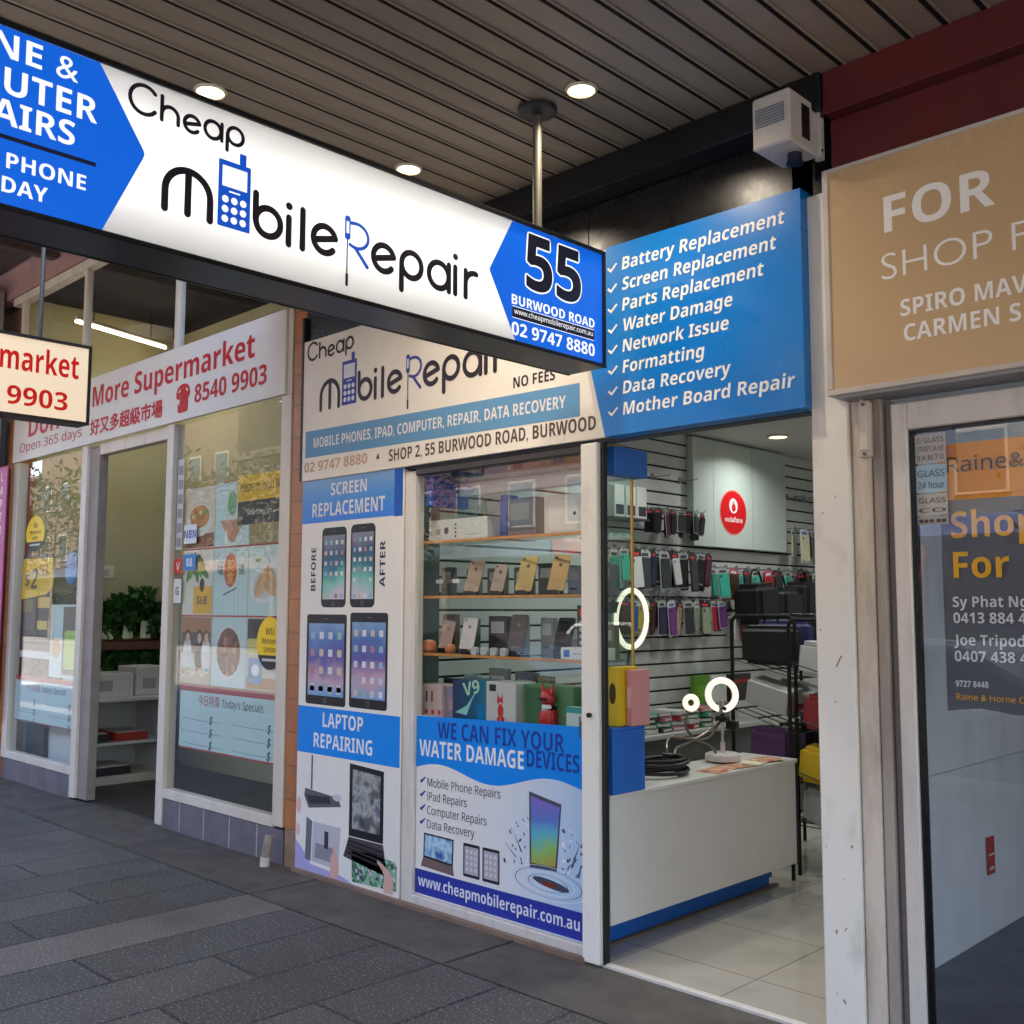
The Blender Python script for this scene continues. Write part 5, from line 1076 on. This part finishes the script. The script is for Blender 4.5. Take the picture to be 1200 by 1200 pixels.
t = thing('cable_coil', 'coil of thick black cable lying on the counter behind the blue box', 'cable', (-3.36, 4.5, .757))
b = MB(); rnd = random.Random(8); pth = []
for k in range(170):
    a = k * .2; r_ = .105 + .012 * math.sin(a * .31) ; pth.append((-3.31 + r_ * 1.0 * math.cos(a), 4.50 + r_ * 1.5 * math.sin(a), .768 + k * .00045 + .004 * math.sin(a * 1.7)))
b.tube(pth, .0095, P((22, 22, 24), .45), n=8); b.build('cable', t); b = MB(); b.ring(Tilt((-3.31, 4.655, .80), (0, 1, 0), (0, 0, 1)), 0, 0, .03, .04, DARK); b.box(-3.33, -3.29, 4.63, 4.68, .757, .85, P((30, 30, 32), .5), .004); b.build('tie', t)
t = thing('leaflet_pile', 'pile of orange and pink patterned leaflets on the counter edge', 'leaflets', (-3.2, 5.0, .757))
LEAF = Multi('leaflet_print', [(222, 170, 140), (206, 120, 96), (236, 210, 190), (226, 190, 110), (190, 110, 110)], 30, .4)
b = MB()
for k, (y, a, m) in enumerate(((4.82, 8, LEAF), (5.02, -6, LEAF), (5.20, 12, P((236, 226, 200), .5)), (5.33, -9, LEAF))):
    b.box(-3.26, -3.125, y - .10, y + .10, .758 + k * .0025, .760 + k * .0025, m, 0, Matrix.Rotation(rad(a), 3, 'Z'))
b.build('leaflets', t)
# ring lights
RL = Em((255, 238, 216), .62)
def ring_head(par, c, nrm, r, tube):
    n_ = Vector(nrm).normalized(); a = n_.orthogonal().normalized(); a = Vector((0, 0, 1)).cross(n_).normalized(); v = n_.cross(a)
    b = MB(); b.tube([Vector(c) + (a * math.cos(t) + v * math.sin(t)) * r for t in [2 * math.pi * k / 40 for k in range(40)]], tube, RL, n=10, closed=True); h = b.build('light_ring', par)
    b = MB(); b.tube([Vector(c) - n_ * tube * .7 + (a * math.cos(t) + v * math.sin(t)) * r for t in [2 * math.pi * k / 40 for k in range(40)]], tube * .95, P((226, 226, 226), .4), n=10, closed=True); b.build('ring_back', par)
WP = P((226, 214, 212), .35); GN = P((130, 122, 112), .35, .7)
rl = thing('ring_light_stand', 'lit ring light with phone clip and gooseneck mini ring on a round white base', 'ring light', (-3.34, 5.12, .762))
b = MB(); b.lathe((-3.34, 5.12, .768), [(.098, 0), (.102, .004), (.100, .034), (.085, .042), (.02, .044)], WP, 32); b.build('round_base', rl)
b = MB(); b.cyl((-3.34, 5.12, .80), (-3.34, 5.12, 1.0), .009, P((200, 190, 186), .3, .6)); b.cyl((-3.34, 5.12, .80), (-3.34, 5.12, .87), .014, WP); b.build('pole', rl)
ring_head(rl, (-3.34, 5.12, 1.135), (.80, -.60, .08), .082, .018)
b = MB(); b.tube([(-3.34, 5.12, 1.0), (-3.345, 5.125, 1.06), (-3.31, 5.10, 1.06)], .012, DARK, n=8); b.box(-3.37, -3.29, 5.09, 5.12, .985, 1.015, DARK, .004); b.box(-3.335, -3.26, 5.14, 5.17, .94, .99, P((30, 26, 28), .4), .004); b.build('clip_arms', rl)
b = MB(); b.box(-3.345, -3.325, 5.085, 5.125, 1.03, 1.11, P((150, 140, 150), .4), .006); b.build('phone_clip', rl)
ring_head(rl, (-3.40, 4.90, 1.10), (.80, -.60, .05), .034, .015)
b = MB()
def bez(p, n=26):
    p = [Vector(q) for q in p]; out = []
    for i in range(len(p) - 1):
        p0, p1, p2, p3 = p[max(i - 1, 0)], p[i], p[i + 1], p[min(i + 2, len(p) - 1)]
        for k in range(8):
            t = k / 8; out.append(.5 * ((2 * p1) + (p2 - p0) * t + (2 * p0 - 5 * p1 + 4 * p2 - p3) * t * t + (3 * p1 - p0 - 3 * p2 + p3) * t ** 3))
    out.append(p[-1]); return out
b.tube(bez([(-3.41, 4.895, 1.06), (-3.42, 4.87, .98), (-3.40, 4.93, .90), (-3.36, 5.02, .86), (-3.34, 5.06, .80)]), .0075, GN, n=8)
b.tube(bez([(-3.345, 5.11, 1.0), (-3.36, 5.02, .94), (-3.40, 4.86, .88), (-3.38, 4.72, .86), (-3.33, 4.66, .80), (-3.32, 4.70, .775)]), .0075, GN, n=8)
b.tube(bez([(-3.345, 5.11, .99), (-3.36, 5.0, .90), (-3.41, 4.84, .91), (-3.42, 4.72, .92), (-3.38, 4.64, .86), (-3.36, 4.68, .79)]), .0075, GN, n=8)
b.build('gooseneck', rl)
r2 = thing('ring_light', 'large lit ring light hanging beside the gold cabinet post', 'ring light', (-3.5, 4.42, 1.3))
ring_head(r2, (-3.40, 4.366, 1.572), (.99, .10, -.02), .15, .014)
b = MB(); b.tube(bez([(-3.415, 4.366, 1.42), (-3.43, 4.36, 1.25), (-3.44, 4.34, 1.0), (-3.44, 4.3, .77)]), .008, DARK, n=8); b.cyl((-3.44, 4.3, .757), (-3.44, 4.3, .775), .05, DARK); b.build('stem', r2)
b = MB(); b.box(-3.43, -3.375, 4.205, 4.235, 1.60, 1.66, P((40, 34, 34), .4), .004); b.build('joint_cover', r2)

# ================================================================== WALL BOARD, HOOKS AND HANGING PACKS
wb = thing('wall_board', 'tall plain pale board with a red oval logo on the slatted wall', 'board', (-4.66, 7.45, 2.1))
BD = Worn((196, 206, 200), (184, 194, 188), 1, .3, .5, .01)
b = MB(); b.box(-4.698, -4.635, 6.75, 8.17, 2.12, 2.985, BD, .003)
b.build('panel', wb); b = MB(); b.box(-4.634, -4.6335, 7.61, 7.614, 2.13, 2.98, P((150, 160, 156), .5)); b.box(-4.634, -4.6335, 7.03, 7.034, 2.13, 2.98, P((170, 178, 174), .5)); b.build('panel_joint', wb)
F = Side(-4.633)
b = MB(); b.disc(F, 7.315, 2.415, .20, Ink(236, 120, 110), .0006, .185, n=44); b.disc(F, 7.315, 2.415, .19, Ink(206, 26, 34), .0012, .175, n=44)
b.disc(F, 7.315, 2.47, .062, Ink(232, 226, 222), .0018, .062, n=30); b.disc(F, 7.318, 2.455, .030, Ink(206, 26, 34), .0024, .034, n=20); b.plate(F, [(7.292, 2.46), (7.31, 2.505), (7.345, 2.52), (7.32, 2.50), (7.312, 2.46)], Ink(206, 26, 34), .0018, .0026)
b.text(F, 'vodafone', 7.315, 2.335, .042, Ink(236, 226, 224), w=.27, al='C', bold=.02, off=.002); b.build('logo', wb)
HK = P((150, 150, 154), .3, .8)
def hook(y, z, L=.2):
    b = MB(); b.tube([(LW + .002, y, z), (LW + L, y, z), (LW + L + .012, y, z + .014)], .0035, HK, n=6); b.box(LW, LW + .006, y - .018, y + .018, z - .02, z + .03, HK); b.build('hook', slat)
CASES = {}
def pack_proto(key, c, w, h, kind):
    b = MB(); fr_ = Tilt((0, 0, 0), (0, 1, 0), (0, 0, 1))
    CARD = {'dark': P((40, 40, 44), .45), 'white': P((206, 206, 204), .45), 'clear': P((176, 182, 180), .2), 'pink': P((196, 90, 120), .45)}[kind]
    b.plate(fr_, [(-w / 2, -h), (w / 2, -h), (w / 2, -.02), (w * .2, 0), (.008, .004), (.008, -.012), (-.008, -.012), (-.008, .004), (-w * .2, 0), (-w / 2, -.02)], CARD, -.001, .001)
    r = b.build('accessory_pack', origin=(0, 0, 0)); 
    b = MB(); b.rplate(fr_, -w * .42, w * .42, -h * .95, -h * .20, .010, P(c, .3), .0012, .013); b.build('phone_case', r, recalc=True)
    b = MB(); b.disc(fr_, -w * .26, -h * .29, .008, DARK, .0136, .012, n=12); b.rect(fr_, -w * .3, w * .3, -h * .17, -h * .09, P({'dark': (200, 60, 60), 'white': (90, 120, 170), 'clear': (60, 62, 66), 'pink': (230, 220, 226)}[kind], .5), .0016); b.build('pack_print', r)
    return r
NPK = [0]
def pack(y, z, key, cname, c, w, h, kind, depth, label):
    if key not in CASES:
        CASES[key] = pack_proto(key, c, w, h, kind); r = CASES[key]; r.location = (LW + depth, y, z)
    else:
        r = dup(CASES[key], (0, 0, 0)); r.location = (LW + depth, y, z)
    r.rotation_euler = (rad(random.uniform(-7, 7)), rad(random.uniform(-4, 6)), rad(random.uniform(-20, 20))); sc_ = random.uniform(.84, 1.1); r.scale = (1, random.uniform(.86, 1.05), sc_)
    tag(r, label, 'accessory pack', 'packs hanging on the slatted wall'); NPK[0] += 1
C_ = {'black': (26, 26, 29), 'charcoal': (58, 60, 62), 'teal': (64, 178, 156), 'red': (186, 34, 38), 'white': (206, 208, 206), 'grey': (130, 134, 134), 'navy': (40, 42, 74), 'blue': (42, 92, 160), 'purple': (112, 62, 128), 'plum': (90, 40, 60), 'beige': (190, 156, 140), 'yellow': (200, 180, 60), 'brown': (74, 52, 36), 'green': (96, 150, 80), 'cream': (206, 204, 170), 'sage': (150, 160, 140), 'pink': (206, 120, 140)}
def row(name, z, y0, y1, cols, w, h, kinds):
    n = len(cols)
    for i, cn in enumerate(cols):
        y = y0 + (y1 - y0) * i / (n - 1) + random.uniform(-.012, .012); kd = kinds[i % len(kinds)]; key = (cn, w, h, kd)
        hook(y, z + .004)
        pack(y, z, key, cn, C_[cn], w, h, kd, .185, 'front %s case pack, %s hook from left, %s' % (cn, ORD[i], name))
        pack(y + random.uniform(-.012, .012), z, key, cn, C_[cn], w, h, kd, random.uniform(.08, .14), 'rear %s case pack, %s hook from left, %s' % (cn, ORD[i], name))
row('top row beside white board', 2.36, 6.12, 6.70, ['black', 'plum', 'black', 'charcoal', 'black', 'charcoal', 'black'], .092, .19, ['dark', 'clear'])
row('second row of left wall', 2.05, 5.72, 6.78, ['teal', 'white', 'charcoal', 'navy', 'charcoal', 'white', 'black', 'charcoal', 'black', 'plum'], .105, .27, ['clear', 'dark'])
row('third row of left wall', 1.69, 5.72, 6.92, ['brown', 'blue', 'yellow', 'brown', 'navy', 'purple', 'beige', 'charcoal', 'sage', 'sage', 'red', 'purple'], .105, .25, ['dark', 'clear', 'white'])
row('row just under white board', 1.95, 6.96, 8.62, ['teal', 'brown', 'charcoal', 'teal', 'red', 'charcoal', 'teal', 'black', 'black', 'charcoal', 'yellow'], .125, .27, ['clear', 'pink', 'dark'])
row('lower row under white board', 1.60, 7.14, 8.6, ['white', 'pink', 'charcoal', 'brown', 'grey', 'black', 'navy', 'charcoal'], .115, .24, ['white', 'clear', 'dark'])
row('short row right of white board', 2.33, 8.26, 8.78, ['cream', 'charcoal', 'white', 'sage'], .125, .29, ['white', 'clear'])
for k, (y, z) in enumerate(((8.3, 2.62), (8.45, 2.62), (8.6, 2.62), (6.66, 2.62), (6.3, 2.62))): hook(y, z, .16)
# white boxed goods, upper left
for k in range(3):
    y = 5.72 + k * .13
    t = thing('cable_pack', 'white boxed cable pack, %s from the left on the upper left rail' % ORD[k], 'cable pack', (-4.6, y, 2.27), 'white packs on the upper left rail')
    b = MB(); b.box(-4.68, -4.55, y - .055, y + .055, 2.27, 2.50, P((206, 204, 200), .4), .004); b.build('carton', t); b = MB(); b.box(-4.55, -4.549, y - .045, y + .045, 2.29, 2.36, Ink(60, 60, 66)); b.build('print', t)
b = MB(); b.box(LW, -4.5, 5.6, 6.0, 2.255, 2.268, P((70, 72, 74), .4)); b.build('shelf_ledge', slat)
# ledge with piles
lg = thing('wall_ledge', 'grey ledge shelf along the slatted wall crowded with flat packs', 'ledge', (-4.5, 6.3, .7))
b = MB(); b.box(LW + .001, -4.30, 5.3, 7.3, .735, .765, P((176, 178, 174), .4), .003); b.build('board', lg); b = MB(); b.box(LW + .001, -4.36, 5.35, 7.25, .012, .734, P((90, 92, 92), .5)); b.build('cupboard', lg)
rnd = random.Random(21)
pc = [('teal', (60, 150, 130)), ('red', (170, 60, 64)), ('black', (40, 40, 44)), ('grey', (130, 132, 134)), ('green', (80, 140, 90)), ('pink', (190, 110, 120)), ('white', (200, 200, 196))]
for j in range(7):
    y = 5.48 + j * .17
    for k in range(4):
        nm, c = pc[(j * 3 + k * 5) % 7]; z = .766 + k * .036
        t = thing('flat_pack', '%s flat pack, %s from bottom in the %s pile from left, wall ledge' % (nm, ORD[k], ORD[j]), 'accessory pack', (-4.45, y, z), 'flat packs piled on the wall ledge')
        b = MB(); b.box(-4.56, -4.36, y - .07, y + .07, z, z + .033, P(c, .35), .004); b.build('pouch', t); b = MB(); b.box(-4.359, -4.3585, y - .05, y + .05, z + .008, z + .024, Ink(206, 204, 200)); b.build('pack_print', t)
        t.rotation_euler = (0, 0, rad(rnd.uniform(-22, 22)))
carton('accessory_box', 'bright green square box leaning on the slatted wall above the ledge', -4.60, -4.56, 6.62, 6.82, .90, .22, (84, 140, 30), [('print', lambda b, F: b.rect(Side(-4.559), 6.66, 6.78, .96, 1.04, Ink(110, 160, 50)))], 'boxes against the slatted wall')
carton('accessory_box', 'white framed box with black square beside the bright green box', -4.60, -4.56, 6.85, 7.06, .90, .21, (206, 206, 204), [('print', lambda b, F: (b.rect(Side(-4.559), 6.87, 6.91, 1.02, 1.07, Ink(40, 40, 44)),))], 'boxes against the slatted wall')
carton('accessory_box', 'dark brown box with red printing right of the white framed box', -4.60, -4.55, 7.10, 7.40, .90, .21, (52, 40, 38), [('print', lambda b, F: (b.rect(Side(-4.549), 7.14, 7.36, 1.04, 1.07, Ink(150, 50, 44)),))], 'boxes against the slatted wall')
# ------------------------------------------------------------------ black wire racks behind the counter
BK = P((22, 22, 24), .4, .3)
def rack(name, label, x0, x1, y0, y1, zt):
    t = thing('wire_rack', label, 'rack', ((x0 + x1) / 2, (y0 + y1) / 2, .012))
    for y in (y0, y1):
        b = MB(); r_ = .05; b.tube([(x0, y, .012), (x0, y, zt - r_)] + [(x0 + r_ - r_ * math.cos(a), y, zt - r_ + r_ * math.sin(a)) for a in (.4, .8, 1.2)] + [(x0 + r_, y, zt), (x1 - r_, y, zt)] + [(x1 - r_ + r_ * math.sin(a), y, zt - r_ + r_ * math.cos(a)) for a in (.4, .8, 1.2)] + [(x1, y, zt - r_), (x1, y, .012)], .0125, BK, n=10); b.build('frame', t)
    for z, tl_ in ((1.30, .10), (.98, .12), (.66, .10), (.34, .0)):
        if z > zt - .1: continue
        b = MB(); 
        for k in range(9): b.tube([(x0 + .012, y0 + (y1 - y0) * k / 8, z - tl_ * 0), (x1 - .012, y0 + (y1 - y0) * k / 8, z - tl_)], .004, BK, n=6)
        b.tube([(x1, y0, z - tl_ + .05), (x1, y1, z - tl_ + .05)], .006, BK, n=6); b.tube([(x1, y0, z - tl_), (x1, y1, z - tl_)], .006, BK, n=6); b.tube([(x0, y0, z), (x0, y1, z)], .006, BK, n=6); b.build('wire_shelf', t)
    return t
rack('a', 'black tube framed wire rack standing behind the counter end', -3.74, -3.285, 5.86, 6.75, 1.58)
rack('b', 'second black wire rack further right behind the first, half hidden by the white column', -3.25, -2.85, 5.72, 6.5, 1.56)
bagc = [('black', (24, 24, 27)), ('navy blue', (48, 50, 100)), ('black', (30, 30, 32)), ('dark green', (40, 70, 62)), ('charcoal', (52, 54, 58))]
for k in range(5):
    y = 5.95 + k * .165
    t = thing('storage_bag', '%s bag, %s from the front on the top shelf of the black wire rack' % (bagc[k][0], ORD[k]), 'bag', (-3.5, y, 1.24), 'bags on the top shelf of the wire rack')
    b = MB(); b.box(-3.70, -3.31, y - .07, y + .07, 1.27, 1.52 + .03 * (k % 3), P(bagc[k][1], .55), .035, Matrix.Rotation(rad(4 - 2 * k), 3, 'X'), 3); b.build('bag_body', t); b = MB(); b.tube([(-3.55, y - .02, 1.53), (-3.52, y - .02, 1.59), (-3.46, y - .02, 1.59), (-3.43, y - .02, 1.53)], .008, BK, n=6); b.build('handle', t)
for k in range(3):
    y = 5.98 + k * .25
    t = thing('tilted_carton', 'white carton with printed label tilted on the middle rack shelf, %s from the front' % ORD[k], 'box', (-3.5, y, .98), 'white cartons tilted on the wire rack')
    RT = Matrix.Rotation(rad(14), 3, 'Y') @ Matrix.Rotation(rad(8), 3, 'X')
    b = MB(); b.box(-3.66, -3.36, y - .09, y + .09, 1.0, 1.15 - .03 * k, P((200, 202, 200), .4), .004, RT); b.build('carton', t); b = MB(); b.box(-3.345, -3.335, y - .06, y + .06, .99, 1.03, Ink(196, 60, 90), .001); b.build('price_strip', t)
for k, (nm, c, x, y, z) in enumerate((('yellow', (226, 190, 40), -3.08, 5.88, .62), ('black', (30, 30, 32), -3.06, 6.18, .62), ('red', (150, 50, 54), -3.05, 5.90, .93), ('dark blue', (40, 44, 84), -3.06, 6.2, .93), ('white', (200, 200, 200), -3.06, 5.88, 1.25), ('green', (60, 120, 90), -3.05, 6.18, 1.25), ('clear', (186, 190, 190), -3.06, 5.88, .37), ('grey', (110, 112, 114), -3.05, 6.2, .37))):
    t = thing('accessory_bag', '%s accessory bag on the second black rack, on shelf %s from the top' % (nm, ('third', 'third', 'second', 'second', 'top', 'top', 'lowest', 'lowest')[k]), 'bag', (x, y, z), 'bags on the second wire rack')
    b = MB(); b.box(x - .16, x + .14, y - .12, y + .12, z - .04, z + .17, P(c, .4), .03, Matrix.Rotation(rad(12 - 5 * k), 3, 'Z') @ Matrix.Rotation(rad(6), 3, 'Y'), 2); b.build('bag_body', t); b = MB(); b.box(x + .04, x + .135, y - .06, y + .06, z + .178, z + .20, P((206, 206, 206), .4), .004); b.build('header_card', t)
for k in range(4):
    z = .39 + .31 * (k % 2); y = 6.02 + .3 * (k // 2)
    nm, c = (('clear', (196, 200, 200)), ('purple', (96, 60, 110)), ('grey', (120, 122, 124)), ('black', (34, 34, 36)))[k]
    t = thing('accessory_bag', '%s accessory bag low on the first black wire rack, %s' % (nm, ('near the floor at the front', 'above the clear bag', 'near the floor at the back', 'above the grey bag')[k]), 'bag', (-3.5, y, z), 'bags low on the first wire rack')
    b = MB(); b.box(-3.66, -3.36, y - .11, y + .11, z - .03, z + .17, P(c, .4), .03, Matrix.Rotation(rad(6 * k - 9), 3, 'Z'), 2); b.build('bag_body', t); b = MB(); b.box(-3.45, -3.37, y - .05, y + .05, z + .172, z + .19, P((210, 200, 196), .4), .004); b.build('header_card', t)

# black bags hanging beyond the rack
for k, (y, z, c, nm) in enumerate(((7.25, 1.93, (24, 24, 27), 'large black'), (7.62, 1.90, (34, 34, 40), 'charcoal'), (7.98, 1.95, (26, 26, 30), 'black'), (8.32, 1.88, (44, 46, 80), 'navy'))):
    t = thing('hanging_bag', '%s bag hanging from the slatted wall beyond the wire rack' % nm, 'bag', (-4.35, y, z - .45), 'bags hanging beyond the rack')
    b = MB(); b.box(-4.52, -4.26, y - .17, y + .17, z - .42, z - .10, P(c, .5), .05, Matrix.Rotation(rad(5 - 4 * k), 3, 'X'), 3); b.build('bag_body', t)
    b = MB(); b.tube(bez([(-4.39, y - .09, z - .12), (-4.40, y - .06, z - .02), (-4.40, y, z + .01), (-4.40, y + .06, z - .02), (-4.39, y + .09, z - .12)]), .009, BK, n=7); b.build('strap', t)
    hook(y, z, .34)
# fuller cabinet shelves: muted stock standing at the back
rnd = random.Random(31)
stock = [('grey', (120, 124, 128)), ('dark green', (60, 84, 74)), ('slate', (84, 92, 104)), ('black', (40, 40, 44)), ('olive', (110, 108, 80)), ('pale blue', (140, 156, 172)), ('brown', (104, 80, 66))]
for z, h0, nm in ((1.69, .20, 'phone'), (1.372, .21, 'third'), (1.014, .27, 'bottom')):
    for k in range(7):
        x = -4.56 + k * .19 + rnd.uniform(-.02, .02); w = rnd.uniform(.09, .15); c = stock[(k * 2 + int(z * 10)) % 7]; h = h0 * rnd.uniform(.75, 1.05)
        carton('accessory_box', '%s carton at the back of the %s cabinet shelf, %s from left' % (c[0], nm, ORD[k]), x, x + w, 4.068, 4.108, z, h, c[1], [('print', lambda b, F, x=x, w=w, z=z, h=h: (b.rect(F, x + w * .15, x + w * .85, z + h * .55, z + h * .85, Ink(176, 178, 180)), b.rect(F, x + w * .2, x + w * .7, z + h * .2, z + h * .28, Ink(70, 74, 80))))], 'stock at the back of the cabinet')

# ================================================================== FAR SIDE OF THE STREET (seen in the glass)
def far_building(x0, x1, h, c, c2, label, shopc):
    t = thing('far_building', label, 'building', ((x0 + x1) / 2, -16.5, 0))
    b = MB(); b.box(x0, x1, -22, -16, 3.4, h, Worn(c, c2, .7, .7, .6, .1), .02); b.build('wall', t)
    b = MB(); b.box(x0 - .05, x1 + .05, -16.2, -15.85, h, h + .35, Worn(c2, c, 1, .7, .5, .1), .02); b.build('parapet', t)
    n = max(2, int((x1 - x0) / 2.2))
    for fl_ in range(int((h - 3.6) / 2.9)):
        for k in range(n):
            u = x0 + (x1 - x0) * (k + .5) / n; v = 4.2 + fl_ * 2.9
            b = MB(); b.box(u - .6, u + .6, -16.0, -15.93, v, v + 1.5, P((132, 120, 108), .6), .01); w = b.build('window', t)
            b = MB(); b.box(u - .52, u + .52, -15.935, -15.92, v + .08, v + 1.42, P((36, 44, 54), .1)); b.build('pane', w)
    b = MB(); b.box(x0, x1, -22, -16.2, 0, 3.3, P(shopc, .5)); b.box(x0 + .2, x1 - .2, -16.2, -16.15, .3, 2.6, P((50, 56, 62), .15)); b.build('shop_front', t)
    b = MB(); b.box(x0, x1, -16, -13.2, 3.1, 3.5, P(shopc, .6), .02); b.build('awning', t)
far_building(-84, -62, 9, (72, 63, 53), (60, 53, 43), 'dull brown long building far down the street', (80, 70, 66))
far_building(-61.9, -40.1, 11, (77, 57, 46), (63, 46, 35), 'wide reddish building further down the street', (70, 70, 80))
far_building(-40, -29, 8, (85, 72, 53), (72, 58, 43), 'sandy two storey building across the street, far left', (120, 90, 70))
far_building(-28.9, -19, 10, (77, 46, 33), (64, 35, 25), 'red brick building across the street', (70, 80, 90))
far_building(-18.9, -10, 9, (109, 99, 83), (96, 84, 67), 'cream building across the street beside the brick one', (130, 60, 60))
far_building(-9.9, 1, 10, (84, 81, 77), (71, 68, 64), 'grey building directly across the street', (60, 70, 110))
far_building(1.1, 14, 9, (99, 88, 70), (87, 75, 58), 'buff building across the street to the right', (90, 90, 90))
far_building(14.1, 34, 9, (93, 87, 79), (81, 74, 67), 'pale building across the street, far right', (80, 84, 90))
LV = Multi('tree_leaf', [(48, 66, 30), (64, 80, 38), (38, 54, 26), (80, 88, 46)], 3, .6)
BARK = Worn((96, 84, 74), (64, 56, 48), 6, .85, .8, .5)
def street_tree(x, y, h, label, seed, sp=1.):
    t = thing('street_tree', label, 'tree', (x, y, 0), 'street trees across the road'); r = random.Random(seed)
    b = MB(); b.tube([(x, y, -.1), (x + .05, y, h * .25), (x - .03, y + .05, h * .5), (x, y, h * .7)], .16, BARK, n=10, taper=.06)
    tips = []
    for k in range(9):
        a = r.uniform(0, 6.28); l = r.uniform(.9, 1.7) * sp; z0 = h * r.uniform(.35, .62); e = Vector((x + math.cos(a) * l, y + math.sin(a) * l, z0 + r.uniform(.6, 1.6) * sp)); tips.append(e)
        b.tube([(x, y, z0), (x + math.cos(a) * l * .5, y + math.sin(a) * l * .5, z0 + .4), e], .055, BARK, n=7, taper=.015)
    b.build('trunk', t); b = MB()
    tips.append(Vector((x, y, h * .85)))
    for c in tips:
        for k in range(170):
            p = c + Vector((r.gauss(0, .42), r.gauss(0, .42), r.gauss(0, .36))) * sp; d = Vector((r.gauss(0, 1), r.gauss(0, 1), r.gauss(0, 1))).normalized(); e = d.orthogonal().normalized(); L_ = r.uniform(.06, .13) * (.4 + .6 * sp)
            b.quad([p - d * L_, p + e * L_ * .5, p + d * L_, p - e * L_ * .5], LV)
    b.build('crown', t, recalc=False)
street_tree(-15.5, -13.4, 5.8, 'bushy street tree across the road before the cream building', 1)
street_tree(-23.5, -13.4, 6.4, 'taller street tree across the road before the brick building', 2)
street_tree(-33.0, -13.4, 7.4, 'broad street tree across the road before the sandy building', 7, 1.8)
street_tree(-41.5, -13.4, 8.0, 'large street tree across the road before the reddish building', 9, 2.)
street_tree(-53.0, -13.4, 8.4, 'spreading street tree further down, before the reddish building', 13, 2.1)
street_tree(-66.0, -13.4, 8.6, 'farthest spreading street tree down the road', 15, 2.2)
street_tree(-5.0, -13.4, 5.5, 'street tree across the road before the grey building', 4)
def car(x, y, c, label):
    t = thing('parked_car', label, 'car', (x, y, -.14), 'cars parked along the kerb'); L, W = 4.3, 1.72; z0 = -.14
    PA = P(c, .25, .3, .5, .6); GLS = P((30, 36, 42), .06)
    fr_ = Face(y + W / 2)
    body = [(-2.12, .34), (2.1, .34), (2.15, .55), (2.08, .76), (1.35, .90), (.95, .95), (-1.9, .98), (-2.12, .88), (-2.16, .6)]
    cab = [(-1.85, .97), (-1.35, 1.42), (-.9, 1.47), (.05, 1.45), (.95, .94)]
    b = MB(); b.plate(fr_, [(x + u, z0 + v) for u, v in body], PA, 0, W); b.plate(Face(y + W / 2 - .1), [(x + u, z0 + v) for u, v in cab], PA, 0, W - .2)
    for f in b.bm.faces: pass
    bmesh.ops.bevel(b.bm, geom=b.bm.edges[:], offset=.05, segments=2, affect='EDGES', clamp_overlap=True); b.build('body', t)
    gl = [(-1.62, 1.02), (-1.27, 1.36), (-.42, 1.39), (-.42, 1.02)]; gl2 = [(-.36, 1.02), (-.36, 1.39), (.02, 1.38), (.72, 1.02)]
    for yo in (y + W / 2 - .1, y - W / 2 + .1):
        s_ = 1 if yo > y else -1
        for g in (gl, gl2):
            b = MB(); b.plate(Face(yo), [(x + u, z0 + v) for u, v in g], GLS, -.004 * s_ , -.012 * s_); b.build('window', t)
    for u in (-1.3, 1.32):
        for s_ in (-1, 1):
            b = MB(); b.cyl((x + u, y + s_ * (W / 2 - .2), z0 + .31), (x + u, y + s_ * (W / 2 + .01), z0 + .31), .31, P((22, 22, 23), .7), n=28); w = b.build('wheel', t)
            b = MB(); b.cyl((x + u, y + s_ * (W / 2 + .005), z0 + .31), (x + u, y + s_ * (W / 2 + .02), z0 + .31), .19, P((170, 172, 176), .3, .8), n=20); b.build('rim', w)
    for s_ in (-1, 1):
        b = MB(); b.box(x + 2.07, x + 2.15, y + s_ * .62 - .16, y + s_ * .62 + .16, z0 + .62, z0 + .75, P((220, 224, 226), .1), .02); b.build('headlight', t)
        b = MB(); b.box(x - 2.17, x - 2.1, y + s_ * .66 - .12, y + s_ * .66 + .12, z0 + .68, z0 + .85, P((150, 20, 20), .2), .02); b.build('tail_light', t)
car(-3.6, -2.3, (150, 156, 164), 'silver car parked at the near kerb opposite the vacant shop')
car(-9.4, -2.3, (40, 44, 52), 'dark car parked at the near kerb behind the silver one')
car(-14.6, -11.4, (206, 206, 204), 'white car parked across the road')
print('packs', NPK[0], 'objects', len(SC.objects))
